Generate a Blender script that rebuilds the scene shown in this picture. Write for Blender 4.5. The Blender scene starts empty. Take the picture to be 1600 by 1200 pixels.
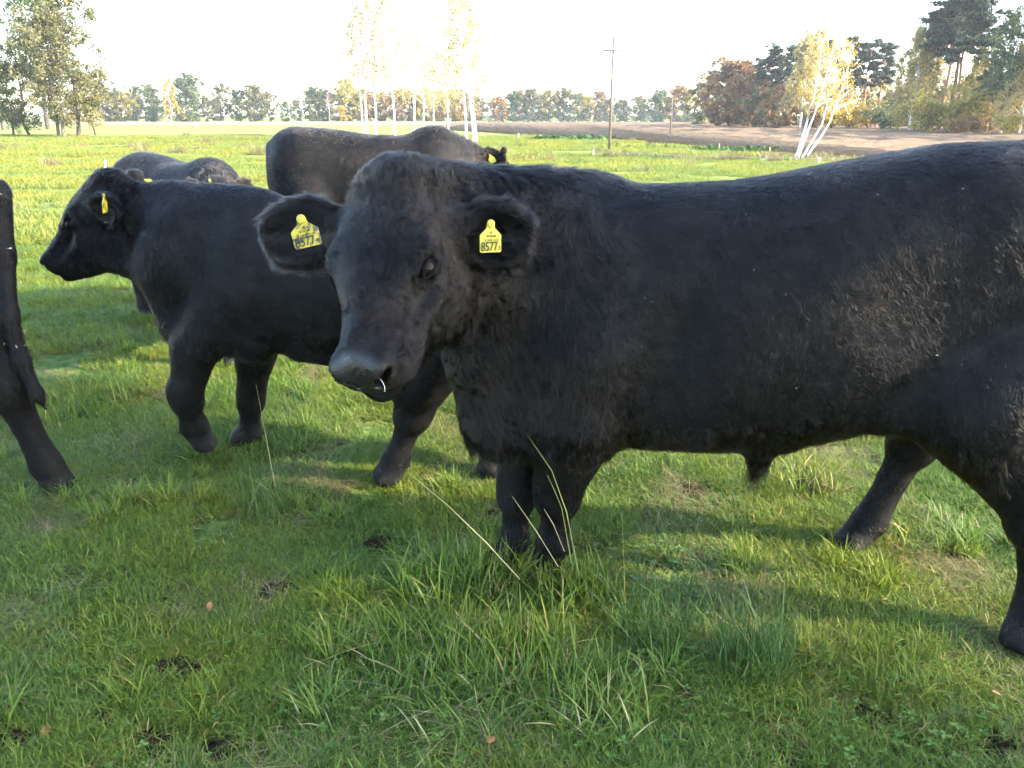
import bpy, bmesh, math, random
import numpy as np
from mathutils import Vector, Matrix
from mathutils.kdtree import KDTree

SC = bpy.context.scene
R = math.radians
rng = np.random.default_rng(7)
random.seed(7)

# ------------------------------------------------------------------ camera, sky, sun, exposure
CAM_H, PITCH, FPX = 1.45, 18.57, 1250.0            # metres, degrees below level, focal length in px of a 1600 px frame
cam_d = bpy.data.cameras.new('camera')
cam = bpy.data.objects.new('camera', cam_d)
SC.collection.objects.link(cam)
cam_d.sensor_fit = 'HORIZONTAL'
cam_d.sensor_width = 36.0
cam_d.lens = 36.0 * FPX / 1600.0
cam_d.clip_start, cam_d.clip_end = 0.05, 6000
cam.location = (0, 0, CAM_H)
cam.rotation_euler = (R(90 - PITCH), 0, 0)
SC.camera = cam

SUN_EL, SUN_AZ = 27.0, -12.0                       # azimuth: degrees from +X towards +Y (the sun stands to the right, a little behind the camera)
sun_dir = Vector((math.cos(R(SUN_EL)) * math.cos(R(SUN_AZ)), math.cos(R(SUN_EL)) * math.sin(R(SUN_AZ)), math.sin(R(SUN_EL))))
world = bpy.data.worlds.new('World')
SC.world = world
world.use_nodes = True
wn = world.node_tree
bg = wn.nodes['Background']
sky_n = wn.nodes.new('ShaderNodeTexSky')
sky_n.sky_type = 'NISHITA'
sky_n.sun_disc = False
sky_n.sun_elevation = R(SUN_EL)
sky_n.sun_rotation = math.atan2(sun_dir.x, sun_dir.y)
sky_n.air_density, sky_n.dust_density, sky_n.ozone_density = 1.0, 1.0, 1.0
wn.links.new(sky_n.outputs[0], bg.inputs[0])
bg.inputs[1].default_value = 0.15
sun_d = bpy.data.lights.new('sun', 'SUN')
sun_d.energy = 2.5
sun_d.angle = R(0.6)
sun_d.color = (1.0, 0.90, 0.74)
sun = bpy.data.objects.new('sun', sun_d)
SC.collection.objects.link(sun)
sun.location = (20, -8, 20)
sun.rotation_euler = sun_dir.to_track_quat('Z', 'Y').to_euler()
vs = SC.view_settings
vs.view_transform = 'Standard'
vs.look = 'None'
vs.gamma = 1.0
vs.use_curve_mapping = False
vs.exposure = 3.05
SC.cycles.use_denoising = True
SC.cycles.denoiser = 'OPENIMAGEDENOISE'
SC.cycles.denoising_input_passes = 'RGB_ALBEDO_NORMAL'
SC.cycles.denoising_prefilter = 'FAST'
SC.cycles.use_adaptive_sampling = True
SC.cycles.adaptive_threshold = 0.02
SC.cycles.adaptive_min_samples = 16
SC.cycles.max_bounces = 4
SC.cycles.diffuse_bounces = 2
SC.cycles.glossy_bounces = 2
SC.cycles.transmission_bounces = 2
SC.cycles.volume_bounces = 0
SC.cycles.transparent_max_bounces = 8
SC.cycles.sample_clamp_indirect = 6
SC.cycles.caustics_reflective = False
SC.cycles.caustics_refractive = False
SC.cycles_curves.shape = 'RIBBONS'

# ------------------------------------------------------------------ measuring helpers
_c, _s = math.cos(R(PITCH)), math.sin(R(PITCH))
def at(px, py, Y):
    """world point at depth Y that the survey of the photograph puts at pixel px, py"""
    a, b = (px - 800) / FPX, -(py - 600) / FPX
    d = Vector((a, _c + b * _s, -_s + b * _c))
    return Vector((0, 0, CAM_H)) + d * (Y / d.y)
def on_ground(px, py, z=0.0):
    a, b = (px - 800) / FPX, -(py - 600) / FPX
    d = Vector((a, _c + b * _s, -_s + b * _c))
    return Vector((0, 0, CAM_H)) + d * ((z - CAM_H) / d.z)

def tag(o, label=None, cat=None, group=None, kind=None):
    if label: o['label'] = label
    if cat: o['category'] = cat
    if group: o['group'] = group
    if kind: o['kind'] = kind
    return o
def link(o, parent=None):
    SC.collection.objects.link(o)
    if parent is not None: o.parent = parent
    return o
def empty(name, loc=(0, 0, 0), rz=0.0):
    o = bpy.data.objects.new(name, None)
    o.location = loc
    o.rotation_euler = (0, 0, rz)
    o.empty_display_size = 0.2
    return link(o)
def mesh_of(name, verts, faces, mats=(), smooth=False):
    me = bpy.data.meshes.new(name)
    me.from_pydata([tuple(v) for v in verts], [], [tuple(f) for f in faces])
    for m in mats: me.materials.append(m)
    if smooth: me.polygons.foreach_set('use_smooth', [True] * len(me.polygons))
    return me
def fast_mesh(name, V, F, mats=(), smooth=True):
    """V (n,3) array, F (m,k) array of equal sized faces"""
    V = np.asarray(V, np.float32); F = np.asarray(F, np.int32)
    me = bpy.data.meshes.new(name)
    k = F.shape[1]
    me.vertices.add(len(V)); me.vertices.foreach_set('co', V.ravel())
    me.loops.add(F.size); me.loops.foreach_set('vertex_index', F.ravel())
    me.polygons.add(len(F))
    me.polygons.foreach_set('loop_start', np.arange(0, F.size, k, dtype=np.int32))
    try: me.polygons.foreach_set('loop_total', np.full(len(F), k, np.int32))
    except Exception: pass
    for m in mats: me.materials.append(m)
    me.polygons.foreach_set('use_smooth', np.full(len(F), smooth, bool))
    me.update(calc_edges=True)
    me.validate()
    return me
def obj(name, me, parent=None, loc=None):
    o = bpy.data.objects.new(name, me)
    if loc is not None: o.location = loc
    return link(o, parent)

# ------------------------------------------------------------------ materials
MAT = {}
def mat(name):
    m = bpy.data.materials.new(name)
    m.use_nodes = True
    MAT[name] = m
    nt = m.node_tree
    return m, nt, nt.nodes['Principled BSDF']
def nd(nt, typ, **kw):
    n = nt.nodes.new(typ)
    for k, v in kw.items(): setattr(n, k, v)
    return n
def ramp(nt, src, stops):
    r = nd(nt, 'ShaderNodeValToRGB')
    e = r.color_ramp.elements
    while len(e) < len(stops): e.new(0.5)
    for el, (p, c) in zip(e, stops):
        el.position = p
        el.color = (*c, 1)
    nt.links.new(src, r.inputs[0])
    return r.outputs[0]
def noise(nt, scale, detail=3, rough=0.55, coord=None, vec_scale=None):
    n = nd(nt, 'ShaderNodeTexNoise')
    n.inputs['Scale'].default_value = scale
    n.inputs['Detail'].default_value = detail
    n.inputs['Roughness'].default_value = rough
    if coord is None:
        coord = nd(nt, 'ShaderNodeNewGeometry').outputs['Position']
    if vec_scale:
        mp = nd(nt, 'ShaderNodeMapping')
        mp.inputs['Scale'].default_value = vec_scale
        nt.links.new(coord, mp.inputs[0]); coord = mp.outputs[0]
    nt.links.new(coord, n.inputs['Vector'])
    return n.outputs['Fac']
def mixc(nt, fac, a, b, mode='MIX'):
    m = nd(nt, 'ShaderNodeMix', data_type='RGBA', blend_type=mode)
    for sock, val in ((m.inputs[0], fac), (m.inputs[6], a), (m.inputs[7], b)):
        if isinstance(val, (int, float)): sock.default_value = val
        elif isinstance(val, tuple): sock.default_value = (*val, 1)
        else: nt.links.new(val, sock)
    return m.outputs[2]
def attr(nt, name):
    a = nd(nt, 'ShaderNodeAttribute', attribute_name=name)
    return a.outputs['Fac']
def bump(nt, h, strength, dist, bsdf):
    b = nd(nt, 'ShaderNodeBump')
    b.inputs['Strength'].default_value = strength
    b.inputs['Distance'].default_value = dist
    nt.links.new(h, b.inputs['Height'])
    nt.links.new(b.outputs[0], bsdf.inputs['Normal'])
def plain(name, col, rough=0.7, vary=0.25, scale=12.0, spec=0.3):
    m, nt, p = mat(name)
    f = noise(nt, scale)
    lo = tuple(c * (1 - vary) for c in col); hi = tuple(min(1, c * (1 + vary)) for c in col)
    nt.links.new(ramp(nt, f, [(0.3, lo), (0.7, hi)]), p.inputs['Base Color'])
    p.inputs['Roughness'].default_value = rough
    p.inputs['Specular IOR Level'].default_value = spec
    return m
def leafy(name, stops, trans=0.4, rough=0.6, patch=None, patch_scale=1.0):
    """thin leaf / blade: diffuse + translucent, colour from the per-face attribute 'tint'"""
    m, nt, p = mat(name)
    col = ramp(nt, attr(nt, 'tint'), stops)
    if patch:
        f = noise(nt, patch_scale, 3)
        k = ramp(nt, f, [(0.42, (0, 0, 0)), (0.62, (1, 1, 1))])
        col = mixc(nt, k, col, mixc(nt, 1.0, col, patch, 'MULTIPLY'))
    nt.links.new(col, p.inputs['Base Color'])
    p.inputs['Roughness'].default_value = rough
    p.inputs['Specular IOR Level'].default_value = 0.25
    t = nd(nt, 'ShaderNodeBsdfTranslucent')
    nt.links.new(col, t.inputs[0])
    mx = nd(nt, 'ShaderNodeMixShader')
    mx.inputs[0].default_value = trans
    nt.links.new(p.outputs[0], mx.inputs[1]); nt.links.new(t.outputs[0], mx.inputs[2])
    nt.links.new(mx.outputs[0], nt.nodes['Material Output'].inputs['Surface'])
    return m

# ------------------------------------------------------------------ animal bodies: a distance field blended from muscles, skinned as one surface
def unit(v):
    v = np.asarray(v, float); return v / max(1e-9, np.linalg.norm(v))
class Field:
    def __init__(self, lo, hi, h):
        self.h = h; self.lo = np.asarray(lo, float)
        n = np.ceil((np.asarray(hi) - self.lo) / h).astype(int) + 1
        self.ax = [(self.lo[i] + h * np.arange(n[i])).astype(np.float32) for i in range(3)]
        self.D = np.full(n, 0.3, np.float32)
    def win(self, lo, hi):
        sl, g = [], []
        for i in range(3):
            a = int(np.clip(math.floor((lo[i] - self.lo[i]) / self.h), 0, len(self.ax[i])))
            b = int(np.clip(math.ceil((hi[i] - self.lo[i]) / self.h) + 1, 0, len(self.ax[i])))
            if b <= a: return None, None
            sl.append(slice(a, b))
            sh = [1, 1, 1]; sh[i] = b - a
            g.append(self.ax[i][a:b].reshape(sh))
        return tuple(sl), g
    def blend(self, sl, d, k, sub=False):
        A = self.D[sl]
        if sub:
            d = -d
            hh = np.maximum(k - np.abs(A - d), 0) / k
            self.D[sl] = np.maximum(A, d) + hh * hh * k * 0.25
        else:
            hh = np.maximum(k - np.abs(A - d), 0) / k
            self.D[sl] = np.minimum(A, d) - hh * hh * k * 0.25
    def cone(self, a, b, ra, rb, k=0.04, sub=False, flat=None):
        a = np.asarray(a, float); b = np.asarray(b, float)
        m = max(ra, rb) * (1.0 if flat is None else max(1, flat[1])) + k + 3 * self.h
        sl, g = self.win(np.minimum(a, b) - m, np.maximum(a, b) + m)
        if sl is None: return
        p = [g[i] - a[i] for i in range(3)]; ab = b - a; L = max(1e-9, ab @ ab)
        t = np.clip((p[0] * ab[0] + p[1] * ab[1] + p[2] * ab[2]) / L, 0, 1)
        q = [p[i] - t * ab[i] for i in range(3)]
        if flat is not None:
            n, s = unit(flat[0]), flat[1]
            w = (q[0] * n[0] + q[1] * n[1] + q[2] * n[2]) * (1 / s - 1)
            q = [q[i] + w * n[i] for i in range(3)]
        d = np.sqrt(q[0] ** 2 + q[1] ** 2 + q[2] ** 2) - (ra + (rb - ra) * t)
        self.blend(sl, d.astype(np.float32), k, sub)
    def ell(self, c, M, rad, k=0.04, sub=False):
        """M: rows are the three unit axes, rad: radii along them"""
        c = np.asarray(c, float); M = np.asarray(M, float); rad = np.asarray(rad, float)
        m = rad.max() + k + 3 * self.h
        sl, g = self.win(c - m, c + m)
        if sl is None: return
        p = [g[i] - c[i] for i in range(3)]
        k0 = 0; k1 = 0
        for i in range(3):
            u = p[0] * M[i][0] + p[1] * M[i][1] + p[2] * M[i][2]
            k0 = k0 + (u / rad[i]) ** 2; k1 = k1 + (u / rad[i] ** 2) ** 2
        k0 = np.sqrt(k0); k1 = np.sqrt(k1) + 1e-6
        self.blend(sl, (k0 * (k0 - 1) / k1).astype(np.float32), k, sub)
    def loft(self, org, fwd, st, k=0.06, n=2.35):
        """barrel: stations (s along fwd, top, bottom, half width)"""
        st = np.asarray(sorted(st), float); fwd = unit([fwd[0], fwd[1], 0]); lat = np.array([-fwd[1], fwd[0], 0])
        pts = []
        for s in (st[0, 0], st[-1, 0]):
            for w in (-0.5, 0.5): pts.append(np.array([org[0], org[1], 0]) + fwd * s + lat * w)
        pts = np.array(pts); lo = pts.min(0) - 0.15; hi = pts.max(0) + 0.15
        lo[2], hi[2] = st[:, 2].min() - 0.15, st[:, 1].max() + 0.15
        sl, g = self.win(lo, hi)
        x, y, z = g[0] - org[0], g[1] - org[1], g[2]
        s = (x * fwd[0] + y * fwd[1]); w = x * lat[0] + y * lat[1]
        ss = np.clip(s, st[0, 0], st[-1, 0])
        fine = np.linspace(st[0, 0], st[-1, 0], 200)
        def sm(col):
            v = np.interp(fine, st[:, 0], col); kk = np.ones(13) / 13
            return np.interp(ss, fine, np.convolve(np.pad(v, 6, 'edge'), kk, 'valid'))
        top, bot, hw = sm(st[:, 1]), sm(st[:, 2]), sm(st[:, 3])
        zc, hz = bot + (top - bot) * 0.52, None
        hz = np.where(z > zc, top - zc, zc - bot)
        q = (np.abs(w / hw) ** n + np.abs((z - zc) / hz) ** n) ** (1 / n)
        d = (q - 1) * np.minimum(hw, hz)
        over = np.abs(s - ss)
        d = np.where(over > 0, np.sqrt(np.maximum(d, 0) ** 2 + over ** 2) + np.minimum(d, 0) * 0.0, d)
        self.blend(sl, d.astype(np.float32), k)
    def surface(self):
        D = self.D; S = D < 0; n = D.shape
        c = [S[i:n[0] - 1 + i, j:n[1] - 1 + j, k:n[2] - 1 + k] for i in (0, 1) for j in (0, 1) for k in (0, 1)]
        anyc = c[0].copy(); allc = c[0].copy()
        for q in c[1:]: anyc |= q; allc &= q
        I = np.argwhere(anyc & ~allc)
        idx = np.full([m - 1 for m in n], -1, np.int32)
        idx[I[:, 0], I[:, 1], I[:, 2]] = np.arange(len(I))
        acc = np.zeros((len(I), 3)); cnt = np.zeros(len(I))
        off = [(i, j, k) for i in (0, 1) for j in (0, 1) for k in (0, 1)]
        for a in range(8):
            for b in range(a + 1, 8):
                if sum(abs(off[a][q] - off[b][q]) for q in range(3)) != 1: continue
                va = D[I[:, 0] + off[a][0], I[:, 1] + off[a][1], I[:, 2] + off[a][2]].astype(float)
                vb = D[I[:, 0] + off[b][0], I[:, 1] + off[b][1], I[:, 2] + off[b][2]].astype(float)
                m = (va < 0) != (vb < 0)
                t = va[m] / (va[m] - vb[m])
                acc[m] += np.array(off[a]) + t[:, None] * (np.array(off[b]) - np.array(off[a])); cnt[m] += 1
        V = self.lo + self.h * (I + acc / cnt[:, None])
        Q = []
        for ax in range(3):
            o1, o2 = [(1, 2), (2, 0), (0, 1)][ax]
            sl0 = [slice(1, -1)] * 3; sl1 = [slice(1, -1)] * 3
            sl0[ax] = slice(0, -1); sl1[ax] = slice(1, None)
            E = np.argwhere(S[tuple(sl0)] != S[tuple(sl1)])
            for q in range(3):
                if q != ax: E[:, q] += 1
            ins = S[E[:, 0], E[:, 1], E[:, 2]]
            def cell(da, db):
                F = E.copy(); F[:, o1] -= da; F[:, o2] -= db
                return idx[F[:, 0], F[:, 1], F[:, 2]]
            f = np.stack([cell(0, 0), cell(1, 0), cell(1, 1), cell(0, 1)], 1)
            f[~ins] = f[~ins][:, ::-1]
            Q.append(f)
        F = np.concatenate(Q)
        F = F[(F >= 0).all(1)]
        # keep faces outward, relax once
        nb = np.zeros_like(V); nc = np.zeros(len(V))
        for it in range(2):
            nb[:] = 0; nc[:] = 0
            for a, b in ((0, 1), (1, 2), (2, 3), (3, 0)):
                np.add.at(nb, F[:, a], V[F[:, b]]); np.add.at(nc, F[:, a], 1)
            V = V * 0.5 + 0.5 * nb / np.maximum(nc, 1)[:, None]
        return V, F

def vnoise(P, wl, seed, n=7):
    """smooth pseudo random vectors over points P, wavelength wl"""
    r = np.random.default_rng(seed)
    out = np.zeros((len(P), 3))
    for i in range(n):
        d = r.normal(size=3); d /= np.linalg.norm(d)
        ph = r.uniform(0, 6.28, 3); amp = r.normal(size=3)
        w = wl * r.uniform(0.6, 1.6)
        a = P @ d * (6.283 / w)
        out += np.sin(a[:, None] + ph) * amp
    return out / math.sqrt(n)

X3_ = np.eye(3)
def head_prims(f, poll, muz, up, q_w=1.0, ears=(None, None), fine=True):
    """skull, face, jaw, nostrils and ears; returns the head frame"""
    poll = np.asarray(poll, float); muz = np.asarray(muz, float)
    Fv = unit(muz - poll); U = unit(np.asarray(up, float) - Fv * (np.asarray(up, float) @ Fv)); S = np.cross(U, Fv)   # S: the animal's left
    q = np.linalg.norm(muz - poll) / 0.5
    M = np.array([Fv, S, U])
    def P(a, b, c): return poll + q * (a * Fv + b * q_w * S + c * U)
    def E(a, b, c, ra, rb, rc, k=0.03, sub=False, tilt=None):
        f.ell(P(a, b, c), M if tilt is None else tilt, np.array([ra, rb * q_w, rc]) * q, k * q, sub)
    n_w = .80 / q_w                                   # the muzzle does not widen with the brow
    E(.10, 0, -.080, .15, .126, .125, .05)
    E(.005, 0, -.03, .075, .085, .065, .05)
    E(.17, 0, -.045, .15, .112, .080, .04)
    f.cone(P(.18, 0, -.070), P(.425, 0, -.070), .094 * q, .062 * q, .04 * q)
    E(.24, 0, -.14, .17, .080, .10, .05)
    E(.436, 0, -.082, .060, .098 * n_w, .066, .03)
    f.cone(P(.14, 0, -.265), P(.42, 0, -.150), .085 * q, .050 * q, .05 * q)
    for s in (1, -1):
        E(.182, s * .090, -.014, .050, .030, .026, .022)              # brow
        E(.265, s * .088, -.090, .075, .022, .026, .025)              # cheek bone below the eye
        E(.16, s * .076, -.205, .140, .052, .125, .045)               # jaw muscle
        E(.31, s * .058 * n_w, -.105, .13, .036, .055, .04)
        E(.458, s * .062 * n_w, -.056, .040, .038 * n_w, .036, .022)  # nostril wings
        E(.40, s * .070 * n_w, -.120, .075, .035, .035, .025)         # upper lip
    E(.440, 0, -.148, .055, .060 * n_w, .030, .02)                    # chin
    if fine:
        for s in (1, -1):
            # eye socket, lids, tear line, hollow between nose bridge and cheek, nostril, lips
            eo = unit(s * .74 * S + .34 * Fv + .42 * U); ex_ = unit(Fv - eo * (Fv @ eo)); ez = np.cross(eo, ex_) * s
            ec = P(.220, s * .098, -.042)
            f.ell(ec + eo * .018 * q, np.array([ex_, ez, eo]), np.array([.033, .021, .030]) * q, .010 * q, True)
            f.cone(ec + (ex_ * -.030 + ez * .020 + eo * .010) * q, ec + (ex_ * .026 + ez * .020 + eo * .010) * q, .010 * q, .009 * q, .012 * q)
            f.cone(ec + (ex_ * -.026 - ez * .022 + eo * .004) * q, ec + (ex_ * .028 - ez * .020 + eo * .004) * q, .008 * q, .008 * q, .012 * q)
            f.cone(ec + (ex_ * .036 + eo * .016) * q, ec + (ex_ * .100 - ez * .012 + eo * .016) * q, .009 * q, .006 * q, .02 * q, True)
            f.ell(P(.335, s * .098, -.070), M, np.array([.085, .026, .030]) * q, .035 * q, True)
            # comma shaped nostril
            for t0, (a0, b0, c0, r0) in enumerate([(.506, .034, -.088, .013), (.504, .048, -.075, .019), (.498, .066, -.060, .018), (.484, .084, -.050, .012)]):
                f.cone(P(a0 + .014, s * b0 * n_w * 1.12, c0), P(a0 - .040, s * b0 * n_w * .80, c0 - .006), r0 * .86 * q, r0 * .7 * q, .005 * q, True)
            f.cone(P(.494, s * .01, -.126), P(.462, s * .080 * n_w, -.130), .008 * q, .005 * q, .008 * q, True)
            f.cone(P(.465, s * .075 * n_w, -.128), P(.375, s * .092 * n_w, -.125), .005 * q, .004 * q, .008 * q, True)
        f.cone(P(.506, 0, -.06), P(.500, 0, -.125), .004 * q, .006 * q, .012 * q, True)
    for s, e in zip((1, -1), ears):
        if e is None: e = dict()
        o = unit(e.get('out', .86) * s * S + e.get('back', -.30) * Fv + e.get('up', -.10) * U)
        face = e.get('face', (.55, s * .25, .65)); fv = face[0] * Fv + face[1] * S + face[2] * U
        fv = unit(fv - o * (fv @ o)); wv = np.cross(o, fv)
        L, Wd = e.get('len', .20) * q, e.get('wid', .068) * q
        root = P(e.get('at', .055), s * .105, e.get('low', -.055))
        c = root + o * (L * .56)
        Me = np.array([o, wv, fv])
        f.cone(root - o * .03 * q, root + o * .05 * q, .042 * q, .045 * q, .03 * q)
        f.ell(c, Me, (L * .54, Wd, .034 * q), .02 * q)
        f.ell(c + fv * .030 * q + o * .01 * q, Me, (L * .40, Wd * .70, .036 * q), .012 * q, True)
        e['root'], e['o'], e['f'], e['w'], e['c'] = root, o, fv, wv, c
    return dict(P=P, F=Fv, S=S, U=U, q=q, qw=q_w, poll=poll)

def leg_prims(f, J, rad, k=0.03, lat=None):
    """J: joints from hip or shoulder to the hoof tip; rad: radii"""
    J = [np.asarray(j, float) for j in J]
    for i in range(len(J) - 1):
        if i == 2:      # shank: slimmest at the middle, thick again at the fetlock
            m = J[2] * .5 + J[3] * .5; rm = min(rad[2], rad[3]) * .88
            f.cone(J[2], m, rad[2] * .95, rm, k * .7); f.cone(m, J[3], rm, rad[3] * 1.02, k * .7)
        else: f.cone(J[i], J[i + 1], rad[i], rad[i + 1], k if i else k * 2)
    d = unit(J[3] - J[2]); fw = J[4] - J[3]; fw = unit(fw - d * (fw @ d) + 1e-6)
    f.cone(J[2] - d * .03, J[2] + d * .03, rad[2] * 1.10, rad[2] * 1.06, k * .5)                     # knee or hock
    for sgn in (-1, 1):                                                                              # dewclaws, cloven hoof
        sd = np.cross(d, fw) * sgn
        f.cone(J[3] - fw * rad[3] * .9 + sd * .018 + d * .01, J[3] - fw * (rad[3] + .010) + sd * .020 + d * .03, .012, .008, .012)
        f.cone(J[4] + sd * .020, J[4] + fw * .035 + sd * .022 - np.array([0, 0, .012]), rad[4] * .55, rad[4] * .42, .012)

# ------------------------------------------------------------------ ground, fields
def ground_mats():
    m, nt, p = mat('meadow_soil')
    n1, n2 = noise(nt, .9, 4), noise(nt, 14, 4)
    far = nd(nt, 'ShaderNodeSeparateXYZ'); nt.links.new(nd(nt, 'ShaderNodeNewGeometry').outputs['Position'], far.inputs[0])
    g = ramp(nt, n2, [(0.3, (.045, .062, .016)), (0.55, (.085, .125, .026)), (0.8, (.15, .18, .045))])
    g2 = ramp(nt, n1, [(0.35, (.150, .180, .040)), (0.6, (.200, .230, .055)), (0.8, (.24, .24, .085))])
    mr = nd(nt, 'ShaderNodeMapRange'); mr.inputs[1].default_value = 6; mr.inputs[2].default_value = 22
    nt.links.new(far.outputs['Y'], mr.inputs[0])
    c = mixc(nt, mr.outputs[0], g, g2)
    # tufty bands of pale dry grass far out
    b = noise(nt, .05, 4, .6, vec_scale=(.25, 1.0, 1))
    c = mixc(nt, ramp(nt, b, [(0.52, (0, 0, 0)), (0.66, (.55, .55, .55))]), c, (.30, .26, .13))
    nt.links.new(c, p.inputs['Base Color'])
    p.inputs['Roughness'].default_value = .95; p.inputs['Specular IOR Level'].default_value = .1
    bump(nt, noise(nt, 5, 5, .7), .9, .12, p)
    m, nt, p = mat('ploughed_soil')
    n1 = noise(nt, .35, 5, .65, vec_scale=(.12, 1, 1)); n2 = noise(nt, 3.5, 4, .7, vec_scale=(.4, 1, 1))
    c = ramp(nt, n1, [(0.3, (.12, .078, .045)), (0.5, (.20, .135, .080)), (0.72, (.29, .205, .125))])
    c = mixc(nt, .5, c, ramp(nt, n2, [(0.3, (.07, .042, .024)), (0.7, (.24, .16, .092))]))
    nt.links.new(c, p.inputs['Base Color']); p.inputs['Roughness'].default_value = .95; p.inputs['Specular IOR Level'].default_value = .1
    bump(nt, n2, 1.0, .2, p)
    m, nt, p = mat('stubble')
    n1 = noise(nt, .25, 4, .6, vec_scale=(.2, 1, 1))
    nt.links.new(ramp(nt, n1, [(0.3, (.15, .13, .052)), (0.7, (.22, .185, .085))]), p.inputs['Base Color']); p.inputs['Roughness'].default_value = .95
    m, nt, p = mat('bare_mud')
    n1 = noise(nt, 40, 5, .65)
    nt.links.new(ramp(nt, n1, [(0.35, (.010, .0072, .0045)), (0.65, (.034, .024, .015))]), p.inputs['Base Color'])
    p.inputs['Roughness'].default_value = .97; p.inputs['Specular IOR Level'].default_value = .05
    bump(nt, noise(nt, 120, 4, .7), .9, .01, p)
ground_mats()

def gz(x, y):
    """gentle unevenness of the meadow"""
    return (.022 * np.sin(1.9 * x + .8 * y) * np.sin(1.3 * y - .7 * x + 1) + .012 * np.sin(4.7 * x + 1.3) * np.sin(5.3 * y + .4)) * np.clip((60 - y) / 50, 0, 1)
xs = np.concatenate([[-3000, -1200, -500, -200, -90, -40, -18, -10], np.linspace(-6, 6, 81), [10, 18, 40, 90, 200, 500, 1200, 3000]])
ys = np.concatenate([[-400, -120, -40, -12, -5], np.linspace(-1, 9, 68), [10, 11.5, 13, 15, 18, 22, 28, 36, 50, 80, 140, 250, 500, 1200, 3500]])
gx, gy = np.meshgrid(xs, ys, indexing='ij')
gv = np.stack([gx, gy, np.where((np.abs(gx) < 8) & (gy > -2) & (gy < 12), gz(gx, gy), 0)], -1).reshape(-1, 3)
ny = len(ys)
ii, jj = np.meshgrid(np.arange(len(xs) - 1), np.arange(ny - 1), indexing='ij')
gf = np.stack([ii * ny + jj, (ii + 1) * ny + jj, (ii + 1) * ny + jj + 1, ii * ny + jj + 1], -1).reshape(-1, 4)
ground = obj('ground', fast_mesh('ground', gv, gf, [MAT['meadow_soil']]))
tag(ground, 'flat green meadow', kind='structure')

# ploughed field: furrow ridges running across the view, the near edge slanting towards the right
edge = [on_ground(px, py) for px, py in ((690, 203), (760, 207), (860, 214), (1000, 222), (1100, 230), (1240, 244), (1420, 256), (1700, 272))]
ex, ey = [e.x for e in edge], [e.y for e in edge]
PLOUGH_NEAR = lambda x: np.interp(x, ex, ey)
cols = np.concatenate([np.linspace(ex[0] - 3, 30, 60), np.linspace(33, 160, 40)])
V, F = [], []
rows = 150
for c, x in enumerate(cols):
    y0 = float(PLOUGH_NEAR(x)) if x < ex[-1] else ey[-1]
    y1 = 170.0
    for r_ in range(rows):
        y = y0 + (y1 - y0) * (r_ / (rows - 1)) ** 1.6
        V.append((x, y, .02 + (.12 * (r_ % 2) if 0 < r_ < rows - 1 else -.015) * (1 + .5 * math.sin(x * 1.7 + r_ * 2.1))))
for c in range(len(cols) - 1):
    for r_ in range(rows - 1):
        a = c * rows + r_
        F.append((a, a + rows, a + rows + 1, a + 1))
plough = obj('ploughed_field', fast_mesh('ploughed_field', V, F, [MAT['ploughed_soil']], False))
tag(plough, 'brown ploughed field with furrows', kind='structure')
st = mesh_of('stubble_field', [(-260, 150, .03), (30, 128, .03), (40, 215, .03), (-260, 215, .03)], [(0, 1, 2, 3)], [MAT['stubble']])
tag(obj('stubble_field', st), 'pale strip of stubble below the far trees', kind='structure')

# ------------------------------------------------------------------ trees
def tree_mats():
    plain('bark_grey', (.16, .135, .11), .9, .35, 6)
    plain('bark_dark', (.075, .062, .05), .9, .35, 6)
    plain('bark_pine', (.30, .17, .105), .9, .35, 5)
    m, nt, p = mat('bark_birch')
    f = noise(nt, 3.0, 4, .7, vec_scale=(1, 1, .35))
    nt.links.new(ramp(nt, f, [(0.34, (.05, .045, .04)), (0.42, (.62, .59, .55)), (0.8, (.80, .78, .74))]), p.inputs['Base Color']); p.inputs['Roughness'].default_value = .7
    leafy('leaf_alder', [(0, (.085, .090, .034)), (.5, (.145, .140, .056)), (1, (.25, .21, .095))], .35)
    leafy('leaf_green', [(0, (.055, .085, .030)), (.6, (.10, .135, .045)), (1, (.17, .19, .065))], .35)
    leafy('leaf_gold', [(0, (.36, .215, .035)), (.5, (.52, .34, .055)), (1, (.62, .46, .12))], .45)
    leafy('leaf_palegold', [(0, (.30, .23, .075)), (.5, (.44, .35, .13)), (1, (.58, .48, .22))], .45)
    leafy('leaf_rust', [(0, (.17, .090, .036)), (.5, (.29, .165, .066)), (1, (.42, .26, .11))], .35)
    leafy('leaf_yellowgreen', [(0, (.16, .145, .030)), (.5, (.30, .25, .05)), (1, (.44, .35, .085))], .4)
    leafy('needle_pine', [(0, (.030, .048, .030)), (.6, (.055, .078, .046)), (1, (.095, .115, .062))], .2)
    leafy('needle_spruce', [(0, (.035, .058, .044)), (.6, (.060, .085, .062)), (1, (.09, .115, .08))], .2)
    leafy('twig_brown', [(0, (.14, .095, .065)), (1, (.26, .19, .135))], .1)
tree_mats()

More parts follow.
